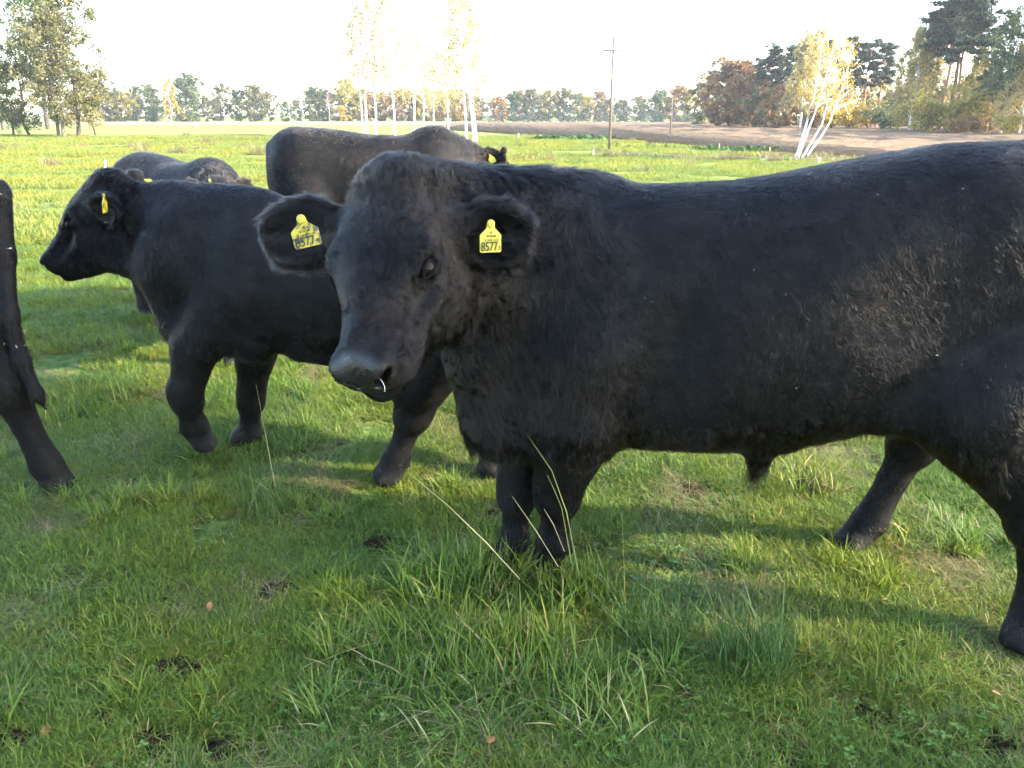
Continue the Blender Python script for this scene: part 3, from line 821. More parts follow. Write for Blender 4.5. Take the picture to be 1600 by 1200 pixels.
# added unseen tree out of view on the right, crown shaped to shade the foreground
def shade_tree():
    e = empty('unseen_shade_tree', (14.3, -3.1, 0)); tag(e, 'added unseen tree on the right beyond the frame, crown shaped to shade the foreground', 'tree')
    W = Wood(10); r = np.random.default_rng(9); C, Rd = [], []
    W.tube([np.array([0, 0, 0]), np.array([.1, .1, 2.5]), np.array([.0, .5, 5]), np.array([0, .8, 8]), np.array([0, 1, 10.5])], [.45, .34, .28, .18, .05])
    for (y, z, rad, n) in SHADE:
        for i in range(n):
            d = r.normal(size=3); d /= np.linalg.norm(d); rr = r.random() ** .5 * rad
            C.append(np.array([d[0] * rad * .8, y + 3.1 + d[1] * rr, z + d[2] * rr])); Rd.append(.55 * r.uniform(.6, 1.3))
        W.tube([np.array([0, .5, max(3, z - 2.5)]), np.array([0, y + 3.1, z])], [.14, .04])
    obj('trunk', fast_mesh('trunk', W.V, W.F, [MAT['bark_dark']], True), e)
    obj('crown', leaves_mesh('crown', C, Rd, 44, .11, r, MAT['leaf_green']), e)
SHADE = [(y + .40, z, r_, n_) for y, z, r_, n_ in [(-4.4, 6.2, 1.4, 60), (-4.2, 8.2, 1.4, 60), (-3.0, 6.2, .9, 45), (-3.0, 7.4, .9, 45), (-3.0, 8.6, .9, 45), (-2.15, 6.3, .65, 36), (-2.15, 7.2, .65, 36), (-2.1, 8.1, .65, 36), (-1.9, 9.0, .7, 36), (-1.0, 8.95, .65, 34), (-.2, 9.15, .6, 28), (-1.2, 9.9, .9, 30)]]
shade_tree()

# ------------------------------------------------------------------ power poles, fence
plain('pole_wood', (.15, .115, .085), .85, .3, 5)
plain('pole_metal', (.10, .095, .09), .6, .2, 8)
plain('insulator', (.40, .38, .35), .3, .1, 8)
plain('stake_white', (.74, .73, .70), .6, .12, 8)
plain('stake_wood', (.36, .30, .22), .9, .3, 8)
plain('fence_wire', (.34, .34, .32), .5, .1, 8)
def tube_obj(name, paths, m, parent, sides=8):
    W = Wood(sides)
    for pts, rad in paths: W.tube(pts, rad)
    # close the ends
    V = np.array(W.V); F = list(W.F)
    me = mesh_of(name, V, F, [m], True)
    bm = bmesh.new(); bm.from_mesh(me); bmesh.ops.holes_fill(bm, edges=[e for e in bm.edges if e.is_boundary], sides=0); bm.to_mesh(me); bm.free()
    return obj(name, me, parent)
def pole(px, py, top, cross, label, r0):
    b = on_ground(px, py); h = at(px, top, b.y).z
    e = empty('power_pole', b); tag(e, label, 'power pole')
    tube_obj('pole', [([(0, 0, -.1), (0, 0, h * .5), (.01, 0, h)], [r0, r0 * .85, r0 * .65])], MAT['pole_wood'], e)
    if cross:
        zc = h * .885; hw = h * .085
        tube_obj('cross_arm', [([(-hw, -r0, zc), (0, -r0, zc), (hw, -r0, zc)], [r0 * .55] * 3)], MAT['pole_metal'], e, 6)
        for x in (-hw * .95, hw * .95, 0):
            z0 = zc if x else h
            tube_obj('insulator', [([(x, -r0 if x else 0, z0), (x, -r0 if x else 0, z0 + h * .03), (x, -r0 if x else 0, z0 + h * .06)], [r0 * .35, r0 * .7, r0 * .3])], MAT['insulator'], e, 8)
    return e
pole(952, 237, 58, True, 'tall wooden power pole with cross arm left of the ploughed field shadow', .060)
pole(1047, 213, 152, False, 'short plain wooden pole standing in the ploughed field', .062)
wp = []
for px, py, top, white, lb in [(927, 246, 234, True, 'white stake left of the power pole foot'), (1279, 258, 246, True, 'thick white corner stake right of the fanned birch'),
                               (1111, 236, 225, False, 'grey fence stake, left of three at the ditch'), (1123, 236, 224, False, 'tall grey fence stake, middle of three at the ditch'),
                               (1135, 237, 229, False, 'short grey fence stake, right of three at the ditch'), (1202, 241, 230, False, 'lone grey stake between the ditch and the birch'),
                               (810, 217, 208, True, 'small far stake behind the back cow head'), (865, 218, 211, True, 'small far stake left of the dark sedge'),
                               (282, 198, 193, True, 'small white stake in the left field below the golden birch'), (307, 199, 194, True, 'small white stake right of another in the left field'),
                               (64, 192, 183, True, 'white stake far behind the left clump'), (164, 290, 250, True, 'slanting white stake behind the young bull head')]:
    b = on_ground(px, py); h = at(px, top, b.y).z
    e = empty('fence_stake', b); tag(e, lb, 'stake', 'stakes of the electric fence')
    rr = .0008 * b.y * (1.4 if px == 1279 else .8) + .006
    sl = .18 * h if px == 164 else 0
    tube_obj('post', [([(0, 0, -.05), (sl * .5, 0, h * .5), (sl, 0, h)], [rr, rr, rr * .9])], MAT['stake_white' if white else 'stake_wood'], e, 6)
    tube_obj('insulator', [([(sl * .8, -rr, h * .8), (sl * .8, -rr * 2.2, h * .8)], [rr * .6, rr * .5])], MAT['insulator'], e, 6)
w = empty('fence_wire', on_ground(927, 246)); tag(w, 'pale fence tape running right from the power pole to the fanned birch', 'fence wire')
b0 = np.array(w.location)
pts = [np.array(at(px, py, on_ground(px, gy_).y)) - b0 for px, py, gy_ in ((927, 236, 246), (1010, 240.5, 250), (1100, 244, 254), (1190, 246.5, 257), (1279, 248, 258), (1420, 250, 260), (1650, 252, 262))]
tube_obj('tape', [(pts, [.0045] * len(pts))], MAT['fence_wire'], w, 5)

# ------------------------------------------------------------------ hazy autumn air
hz_m = bpy.data.materials.new('haze_air'); hz_m.use_nodes = True
hn = hz_m.node_tree; hn.nodes.clear()
ho = hn.nodes.new('ShaderNodeOutputMaterial'); hv_ = hn.nodes.new('ShaderNodeVolumePrincipled')
hv_.inputs['Color'].default_value = (.95, .96, 1.0, 1); hv_.inputs['Density'].default_value = .0004; hv_.inputs['Anisotropy'].default_value = .25
hn.links.new(hv_.outputs[0], ho.inputs['Volume'])
hb = [(x, y, z) for x in (-330, 330) for y in (-60, 330) for z in (-1.5, 22)]
haze = obj('haze', mesh_of('haze', hb, [(0, 1, 3, 2), (4, 6, 7, 5), (0, 4, 5, 1), (2, 3, 7, 6), (0, 2, 6, 4), (1, 5, 7, 3)], [hz_m]))
tag(haze, 'thin pale haze over the meadow', kind='stuff')

# ------------------------------------------------------------------ coat materials
def make_coat(name, lo, hi, sunb, rough=0.45):
    """hair strands: black, some of them browner or greyer"""
    m, nt, p = mat(name)
    hi_n = nd(nt, 'ShaderNodeHairInfo')
    c = ramp(nt, hi_n.outputs['Random'], [(0.0, lo), (0.7, hi), (1.0, sunb)])
    patchy = noise(nt, 5.0, 3)
    c = mixc(nt, ramp(nt, patchy, [(0.42, (0, 0, 0)), (0.7, (.8, .8, .8))]), c, sunb)
    # dried mud splashed up the lower legs
    pos = nd(nt, 'ShaderNodeSeparateXYZ'); nt.links.new(nd(nt, 'ShaderNodeNewGeometry').outputs['Position'], pos.inputs[0])
    mr = nd(nt, 'ShaderNodeMapRange'); mr.inputs[1].default_value = .42; mr.inputs[2].default_value = .06; mr.inputs[3].default_value = -.22; mr.inputs[4].default_value = .16
    nt.links.new(pos.outputs['Z'], mr.inputs[0])
    ad = nd(nt, 'ShaderNodeMath', operation='ADD'); nt.links.new(mr.outputs[0], ad.inputs[0]); nt.links.new(noise(nt, 26, 4, .65), ad.inputs[1])
    c = mixc(nt, ramp(nt, ad.outputs[0], [(0.50, (0, 0, 0)), (0.66, (.75, .75, .75))]), c, (.045, .031, .020))
    h = nd(nt, 'ShaderNodeBsdfHairPrincipled')
    h.model = 'CHIANG'; h.parametrization = 'COLOR'
    nt.links.new(c, h.inputs['Color'])
    h.inputs['Roughness'].default_value = rough
    h.inputs['Radial Roughness'].default_value = .5
    h.inputs['IOR'].default_value = 1.29
    h.inputs['Coat'].default_value = .0
    h.inputs['Random Roughness'].default_value = .2
    nt.links.new(h.outputs[0], nt.nodes['Material Output'].inputs['Surface'])
    nt.nodes.remove(p)
    return m
def materials_animals():
    make_coat('coat_black', (.0013, .0012, .0013), (.0034, .0029, .0028), (.011, .0080, .0062), .27)
    make_coat('coat_sunlit_black', (.004, .0035, .0033), (.011, .008, .006), (.055, .032, .018), .32)  # black fur again, with the brown of sunlight put into its colour
    m, nt, p = mat('hide')
    f, f2 = noise(nt, 18, 4), noise(nt, 60, 3)
    pad = attr(nt, 'pad')
    hide = ramp(nt, f, [(0.35, (.004, .004, .0042)), (0.7, (.011, .0098, .0095))])
    skin = ramp(nt, f2, [(0.35, (.008, .0064, .0066)), (0.65, (.018, .0145, .0145))])
    nt.links.new(mixc(nt, pad, hide, skin), p.inputs['Base Color'])
    rr = mixc(nt, pad, (.62, .62, .62), ramp(nt, noise(nt, 45, 3), [(0.4, (.24,) * 3), (0.65, (.46,) * 3)]))
    nt.links.new(rr, p.inputs['Roughness'])
    nt.links.new(ramp(nt, pad, [(0, (.10,) * 3), (1, (.38,) * 3)]), p.inputs['Specular IOR Level'])
    v = nd(nt, 'ShaderNodeTexVoronoi'); v.inputs['Scale'].default_value = 240
    nt.links.new(nd(nt, 'ShaderNodeNewGeometry').outputs['Position'], v.inputs['Vector'])
    hgt = nd(nt, 'ShaderNodeMath', operation='MULTIPLY'); nt.links.new(v.outputs['Distance'], hgt.inputs[0]); nt.links.new(pad, hgt.inputs[1])
    bump(nt, hgt.outputs[0], 0.35, 0.002, p)
    plain('hoof_horn', (.006, .0053, .0048), .8, .4, 40)
    m, nt, p = mat('eye_ball')
    p.inputs['Base Color'].default_value = (.006, .0045, .004, 1); p.inputs['Roughness'].default_value = 0.16
    p.inputs['Specular IOR Level'].default_value = 0.10
    plain('eye_rim', (.010, .0068, .006), .8, .25, 90, .05)
    m, nt, p = mat('tag_yellow')
    f = noise(nt, 55, 4, .6)
    c = ramp(nt, f, [(0.42, (.40, .34, .016)), (0.54, (.30, .25, .02)), (0.60, (.055, .042, .02))])
    nt.links.new(c, p.inputs['Base Color']); p.inputs['Roughness'].default_value = 0.42
    m, nt, p = mat('tag_yellow_clean')
    f = noise(nt, 70, 4, .6)
    nt.links.new(ramp(nt, f, [(0.45, (.40, .35, .016)), (0.75, (.22, .18, .02))]), p.inputs['Base Color']); p.inputs['Roughness'].default_value = 0.4
    plain('tag_ink', (.022, .019, .014), .6, .3, 90)
    plain('dried_mud', (.085, .062, .042), .9, .4, 60)
    plain('mucus', (.55, .55, .52), .15, .1, 90, .7)
    plain('straw_fleck', (.45, .38, .24), .8, .3, 90)
materials_animals()

def pad_mask(P, hd, raw=False):
    """1 on the bare skin of the muzzle, falling to 0 at the hair line"""
    L = P - hd['poll']; q = hd['q']
    a, b, c = (L @ hd['F']) / q, (L @ hd['S']) / q, (L @ hd['U']) / q
    e = 1 - np.sqrt((b / .078) ** 2 + ((c + .062) / .064) ** 2) - np.clip(.47 - a, 0, 1) * 6
    if raw: return e
    return np.where((a > .38) & (a < .6), np.clip(e * 5 + .4, 0, 1), 0)
def coat(root, V, F, spec, n, hd, matname):
    org = np.array(root.location)
    fwd = unit([*spec['fwd'], 0]); zv = np.array([0, 0, 1.0])
    T = np.concatenate([F[:, [0, 1, 2]], F[:, [0, 2, 3]]])
    a, b, c = V[T[:, 0]], V[T[:, 1]], V[T[:, 2]]
    cr = np.cross(b - a, c - a); ar = np.linalg.norm(cr, axis=1) * .5
    # vertex normals
    vn = np.zeros_like(V)
    for i in range(3): np.add.at(vn, T[:, i], cr)
    vn /= np.maximum(np.linalg.norm(vn, axis=1), 1e-9)[:, None]
    cen = (a + b + c) / 3
    q = hd['q']
    L = cen - hd['poll']
    ha, hb, hc = (L @ hd['F']) / q, (L @ hd['S']) / q / hd['qw'], (L @ hd['U']) / q
    inhead = (ha > -.10) & (ha < .6) & (np.abs(hb) < .32) & (hc > -.30) & (hc < .16) & ((ha > .03) | (hc > -.16))
    w = ar * np.where(inhead, spec.get('head_dens', 4.5), 1.0)
    # bare skin: muzzle pad, eyes
    bare = pad_mask(cen, hd) > .45
    for s in (1, -1):
        d2 = (ha - .226) ** 2 + (hb - s * .108) ** 2 + (hc + .032) ** 2
        bare |= inhead & (d2 < .027 ** 2)
    w = np.where(bare, 0, w)
    w = np.where(cen[:, 2] < .05, w * .1, w)
    if spec.get('hair_weight'): w = w * spec['hair_weight'](cen, cr)
    r = np.random.default_rng(spec.get('seed', 1))
    t = r.choice(len(T), n, p=w / w.sum())
    u, v = r.random(n), r.random(n)
    k = u + v > 1; u[k], v[k] = 1 - u[k], 1 - v[k]
    P = a[t] + u[:, None] * (b[t] - a[t]) + v[:, None] * (c[t] - a[t])
    N = vn[T[t, 0]] * (1 - u - v)[:, None] + vn[T[t, 1]] * u[:, None] + vn[T[t, 2]] * v[:, None]
    N /= np.maximum(np.linalg.norm(N, axis=1), 1e-9)[:, None]
    L = P - hd['poll']
    ha, hb, hc = (L @ hd['F']) / q, (L @ hd['S']) / q / hd['qw'], (L @ hd['U']) / q
    ja, jb, jc = r.normal(size=(3, n)) * .016
    hb_s = hb
    ha, hb, hc = ha + ja, hb + jb, hc + jc
    inh = (ha > -.08) & (ha < .6) & (np.abs(hb) < .32) & (hc > -.28) & (hc < .16) & ((ha > .04) | (hc > -.15))
    # ---- combing and lengths
    z = P[:, 2]
    base = spec.get('hair', .020)
    comb = np.tile(-.62 * fwd - .72 * zv, (n, 1))
    ln = np.full(n, base); lift = np.full(n, spec.get('lift', .17))
    low = z < spec['belly'] - .02
    comb[low] = -zv - .15 * fwd
    ln[low] = base * .62
    lift[low] = .22
    under = (N[:, 2] < -.45) & ~low & (z < spec['belly'] + .16)
    ln[under] = base * 1.3; comb[under] = -zv - .4 * fwd; lift[under] = .6
    # neck and chest: shaggier
    sal = P[:, :2] @ fwd[:2] - np.dot(spec['org'], fwd[:2])
    nk = np.clip((sal - spec['shoulder_s'] + .10) / .30, 0, 1) * (~inh) * (~low)
    ln *= 1 + nk * spec.get('shag', 1.0)
    comb += (nk * 1.0)[:, None] * (-zv + .15 * fwd); lift += nk * .14
    # spine ridge stands up
    ridge = np.clip((N[:, 2] - .75) / .25, 0, 1) * (~inh)
    lift += ridge * .25
    ln *= 1 + ridge * .35
    # head
    S_, F_, U_ = hd['S'], hd['F'], hd['U']
    top = inh & (hc > -.10) & (np.abs(hb) < .13)
    rad = (ha - .185)[:, None] * F_ * 1.0 + (hb * .9)[:, None] * S_
    rad /= np.maximum(np.linalg.norm(rad, axis=1), 1e-6)[:, None]
    comb[top] = (rad + np.where(ha > .2, .5, 0)[:, None] * F_ * .8)[top]
    ln[top] = base * .85; lift[top] = .30
    br = top & (ha > .22)
    ln[br] = base * 1.15; lift[br] = .30
    side = inh & ~top
    comb[side] = (-U_ * .8 - F_ * .15)[None, :] + 0 * comb[side]
    ln[side] = base * .8; lift[side] = .26
    nearm = inh & (ha > .41)
    comb[nearm] = -F_ * .3 - U_ * .5
    ln[nearm] = base * .28
    plw = np.clip((.13 - ha) / .12, 0, 1) * np.clip((.17 - np.abs(hb)) / .08, 0, 1) * np.clip((hc + .20) / .10, 0, 1) * (np.abs(ha) < .25) * (np.abs(hb) < .3)
    ln = ln * (1 - plw) + base * r.uniform(1.0, 2.4, n) * plw
    lift = lift * (1 - plw) + .62 * plw
    comb = comb * (1 - plw)[:, None] + ((-F_ * .55 + .15 * U_)[None, :] + rad * .5) * plw[:, None]
    for s, e in zip((1, -1), spec['ears']):
        de = P - e['c']
        x, y_, z_ = de @ e['o'], de @ e['w'], de @ e['f']
        ie = (np.abs(x) < .17 * q) & (np.abs(y_) < .11 * q) & (np.abs(z_) < .075 * q) & ((hb * s) > .10)
        rim = np.clip(np.abs(y_) / (.06 * q), 0, 1)
        inside = ie & ((N @ e['f']) > .35)
        ln[ie] = (base * (1.0 + 1.5 * rim))[ie]
        comb[ie] = (e['o'] * .75 + np.sign(y_)[:, None] * e['w'] * .55 - .2 * zv)[ie]
        lift[ie] = .30 + .35 * rim[ie]
        ln[inside] = base * .9
        inh = inh | ie
    # eyelids short
    for s in (1, -1):
        d = np.sqrt((ha - .226) ** 2 + (hb_s - s * .108) ** 2 + (hc + .032) ** 2)
        sh = d < .065
        ln[sh] *= np.clip(d / .065, .22, 1)[sh]
    for fn in spec.get('comb_extra', []): comb, ln, lift = fn(P, N, comb, ln, lift, r)
    ln = np.where((ha > .33) & (ha < .62) & (np.abs(hb) < .2) & (hc > -.2), ln * np.clip(-pad_mask(P, hd, True) / .30, .12, 1), ln)
    # clumps: neighbouring hairs lean the same way
    amp = (.75 + .75 * nk + .45 * inh)[:, None]
    cl = (vnoise(P, .05, 11) * .30 + vnoise(P, .016, 12) * .26) * amp + vnoise(P, .20, 13) * .28
    comb = comb / np.maximum(np.linalg.norm(comb, axis=1), 1e-9)[:, None]
    comb = comb + cl + r.normal(size=(n, 3)) * .16
    comb -= (comb * N).sum(1)[:, None] * N
    comb /= np.maximum(np.linalg.norm(comb, axis=1), 1e-9)[:, None]
    ln *= r.uniform(.55, 1.15, n) * (1 + .35 * np.clip(vnoise(P, .07, 14)[:, 0], -1, 1))
    ln = np.maximum(ln, .003)
    K = 4
    pts = np.zeros((n, K, 3)); p = P - N * .001; pts[:, 0] = p
    d0 = N * lift[:, None] + comb * (1 - .3 * lift)[:, None]
    for i in range(1, K):
        tt = i / (K - 1)
        d = d0 + comb * tt * .5 - zv * (tt * .30) * np.clip(ln / .03, 0, 1.6)[:, None] + vnoise(pts[:, i - 1], .03, 20 + i) * .14
        d += N * np.maximum(0, .13 - (d * N).sum(1))[:, None]
        d /= np.maximum(np.linalg.norm(d, axis=1), 1e-9)[:, None]
        p = p + d * (ln / (K - 1))[:, None]
        pts[:, i] = p
    # locks: hairs gather towards the tip of a neighbour
    M_ = max(10, n // spec.get('lock', 16)); sel = r.choice(n, M_, replace=False)
    kd = KDTree(M_)
    for i_, q_ in enumerate(P[sel]): kd.insert(q_, i_)
    kd.balance()
    near = sel[np.fromiter((kd.find(q_)[1] for q_ in P), int, n)]
    off = P - P[near]
    st = np.clip(spec.get('locks', .07) * (1 + 3.6 * nk + 1.2 * inh + 4.5 * plw), 0, .8) * np.clip(1.6 - np.linalg.norm(off, axis=1) / .02, 0, 1) * np.clip((N * N[near]).sum(1), 0, 1)
    for i in range(1, K):
        tt = i / (K - 1)
        des = pts[near, i] + off * (1 - .88 * tt ** 1.1)
        pts[:, i] += (des - pts[:, i]) * (st * tt ** .7)[:, None]
    hc_ = bpy.data.hair_curves.new('coat')
    hc_.add_curves([K] * n)
    hc_.position_data.foreach_set('vector', (pts - org).astype(np.float32).ravel())
    rad = np.array([1, .9, .65, .18])[None, :] * (spec.get('hair_rad', .00050) * r.uniform(.7, 1.3, n))[:, None]
    ra = hc_.attributes.get('radius') or hc_.attributes.new('radius', 'FLOAT', 'POINT')
    ra.data.foreach_set('value', rad.astype(np.float32).ravel())
    hc_.materials.append(MAT[matname])
    o = obj('coat', hc_, root)
    tag(o, kind='stuff')
    return o

def tag_mesh(w, h):
    """plastic ear tag: neck with a round head above a near-square plate"""
    out = [(-.5, -.5), (-.46, -.56), (.46, -.56), (.5, -.5), (.5, .06), (.20, .30), (.15, .52), (.10, .60), (-.10, .60), (-.15, .52), (-.20, .30), (-.5, .06)]
    n = len(out); th = .0012
    V = [(x * w, -th, z * h) for x, z in out] + [(x * w, th, z * h) for x, z in out]
    Fc = [tuple(range(n)), tuple(range(2 * n - 1, n - 1, -1))] + [(i, n + i, n + (i + 1) % n, (i + 1) % n) for i in range(n)]
    return V, Fc
def ear_tag(root, loc, normal, updir, w, h, label, clean=True, number='8577', small=True, rows=True):
    """yellow tag hanging at loc, its printed side facing normal"""
    n = Vector(normal).normalized(); u = Vector(updir); u = (u - n * u.dot(n)).normalized(); x = u.cross(n) * 1.0
    M = Matrix((( x.x, -n.x, u.x, 0), (x.y, -n.y, u.y, 0), (x.z, -n.z, u.z, 0), (0, 0, 0, 1)))
    V, Fc = tag_mesh(w, h)
    me = mesh_of('ear_tag', V, Fc, [MAT['tag_yellow_clean' if clean else 'tag_yellow']])
    bm = bmesh.new(); bm.from_mesh(me)
    bmesh.ops.bevel(bm, geom=[e for e in bm.edges if e.calc_face_angle(0) > 1.2], offset=.0004, segments=1, affect='EDGES')
    # gentle curl of the plate
    for v in bm.verts: v.co.y += 1.6 * v.co.x * v.co.x + .12 * (v.co.z ** 2) * 6
    bm.to_mesh(me); bm.free()
    o = obj('ear_tag', me, root)
    M.translation = Vector(loc) - root.location
    o.matrix_local = M
    tag(o, label)
    # stud
    bm = bmesh.new()
    bmesh.ops.create_cone(bm, cap_ends=True, segments=16, radius1=w * .17, radius2=w * .14, depth=.004)
    bmesh.ops.rotate(bm, verts=bm.verts, matrix=Matrix.Rotation(R(90), 3, 'X'))
    bmesh.ops.translate(bm, verts=bm.verts, vec=(0, -.0035, h * .46))
    bmesh.ops.create_cone(bm, cap_ends=True, segments=10, radius1=w * .06, radius2=w * .045, depth=.003,
                          matrix=Matrix.Translation((0, -.007, h * .46)) @ Matrix.Rotation(R(90), 4, 'X'))
    me2 = bpy.data.meshes.new('stud'); bm.to_mesh(me2); bm.free(); me2.materials.append(MAT['tag_yellow_clean' if clean else 'tag_yellow'])
    obj('stud', me2, o)
    def text(body, size, cx, cz, sx=1.0, rot=0):
        cu = bpy.data.curves.new('lettering', 'FONT')
        cu.body = body; cu.size = size; cu.align_x = 'CENTER'; cu.align_y = 'CENTER'; cu.extrude = .0002; cu.offset = size * .012
        cu.materials.append(MAT['tag_ink'])
        tmp = link(bpy.data.objects.new('lettering', cu)); bpy.context.view_layer.update()
        lm = bpy.data.meshes.new_from_object(tmp.evaluated_get(bpy.context.evaluated_depsgraph_get()))
        bpy.data.objects.remove(tmp); bpy.data.curves.remove(cu)
        if not lm.materials: lm.materials.append(MAT['tag_ink'])
        t = obj('lettering', lm, o)
        t.location = (cx, -.0016 + 1.6 * cx * cx + .72 * cz * cz - .0003, cz)
        t.rotation_euler = (R(90), R(rot), 0); t.scale = (sx, 1, 1)
    if number:
        text(number, h * .46, -w * .08, -h * .36, .80)
        text('3', h * .22, w * .40, -h * .40, .9)
    if rows:
        text('PL', h * .12, 0, h * .14)
        text('00 54 640', h * .125, 0, h * .02, .82)
        # bar code rows
        bm = bmesh.new(); x = -w * .34; rr = random.Random(3)
        while x < w * .34:
            bw = rr.choice((.006, .010, .016)) * w * 1.6
            y0 = -.0021 + 1.6 * x * x
            vs_ = [bm.verts.new((x, y0, -h * .165)), bm.verts.new((x + bw, y0, -h * .165)), bm.verts.new((x + bw, y0, -h * .075)), bm.verts.new((x, y0, -h * .075))]
            bm.faces.new(vs_); x += bw + rr.choice((.010, .016, .026)) * w * 1.6
        me3 = bpy.data.meshes.new('bar_code'); bm.to_mesh(me3); bm.free(); me3.materials.append(MAT['tag_ink'])
        obj('bar_code', me3, o)
    return o

def build_animal(name, label, group, spec, h=.012, hair_n=60000, coatmat='coat_black', fine=True):
    base = spec['base']
    root = empty(name, base)
    tag(root, label, spec.get('cat', 'cow'), group)
    f = Field(spec['lo'], spec['hi'], h)
    f.loft(spec['org'], spec['fwd'], spec['trunk'], .05, spec.get('pow', 2.35))
    for p in spec['prims']:
        if p[0] == 'c': f.cone(p[1], p[2], p[3], p[4], p[5] if len(p) > 5 else .05, p[6] if len(p) > 6 else False, p[7] if len(p) > 7 else None)
        else: f.ell(p[1], p[2], p[3], p[4] if len(p) > 4 else .06, p[5] if len(p) > 5 else False)
    hd = head_prims(f, spec['poll'], spec['muz'], spec['up'], spec.get('qw', 1.0), spec['ears'], fine)
    for J, rad in spec['legs']: leg_prims(f, J, rad)
    V, F = f.surface()
    me = fast_mesh('body', V - np.array(root.location), F, [MAT['hide'], MAT['hoof_horn']])
    cen = V[F].mean(1); L = cen - hd['poll']; q = hd['q']
    ha, hb, hc = (L @ hd['F']) / q, (L @ hd['S']) / q / hd['qw'], (L @ hd['U']) / q
    mi = np.zeros(len(F), np.int32)
    hoof = np.zeros(len(F), bool)
    for J, rad in spec['legs']:
        hoof |= (np.linalg.norm(cen - np.asarray(J[-1]), axis=1) < rad[-1] + .035) & (cen[:, 2] < np.asarray(J[-1])[2] + .045)
    mi[hoof] = 1
    me.polygons.foreach_set('material_index', mi)
    pv = np.clip(pad_mask(V, hd), 0, 1).astype(np.float32)
    pa = me.attributes.new('pad', 'FLOAT', 'POINT'); pa.data.foreach_set('value', pv)
    body = obj('body', me, root)
    if hair_n: coat(root, V, F, spec, hair_n, hd, coatmat)
    if fine:
        for s in (1, -1):
            bm = bmesh.new()
            bmesh.ops.create_uvsphere(bm, u_segments=24, v_segments=16, radius=.0225 * q)
            me = bpy.data.meshes.new('eye'); bm.to_mesh(me); bm.free()
            me.materials.append(MAT['eye_ball']); me.polygons.foreach_set('use_smooth', [True] * len(me.polygons))
            e = obj('eye', me, root)
            rim = bmesh.new(); nseg, ms = 28, 8; vv = []
            o_ = unit(s * .74 * hd['S'] + .34 * hd['F'] + .42 * hd['U']); fx = unit(hd['F'] - o_ * (hd['F'] @ o_)); uz = np.cross(o_, fx)
            for i in range(nseg):
                an = 6.2832 * i / nseg; ca, sa = math.cos(an), math.sin(an)
                ctr = fx * ca * .0195 * q * (1.2 if ca > 0 else 1) + uz * sa * .0112 * q + o_ * (.0200 - .008 * ca * ca) * q
                nr = unit(fx * ca + uz * sa * 1.3)
                for j in range(ms):
                    bj = 6.2832 * j / ms
                    vv.append(rim.verts.new(ctr + nr * math.cos(bj) * .0030 * q + o_ * math.sin(bj) * .0030 * q))
            for i in range(nseg):
                for j in range(ms):
                    rim.faces.new((vv[i * ms + j], vv[((i + 1) % nseg) * ms + j], vv[((i + 1) % nseg) * ms + (j + 1) % ms], vv[i * ms + (j + 1) % ms]))
            bmesh.ops.recalc_face_normals(rim, faces=rim.faces)
            rme = bpy.data.meshes.new('eyelid_rim'); rim.to_mesh(rme); rim.free(); rme.materials.append(MAT['eye_rim']); rme.polygons.foreach_set('use_smooth', [True] * len(rme.polygons))
            obj('eyelid_rim', rme, e)
            e.location = Vector(hd['P'](.220, s * .098, -.042)) - root.location
    spec['hd'] = hd; spec['VF'] = (V, F)
    return root

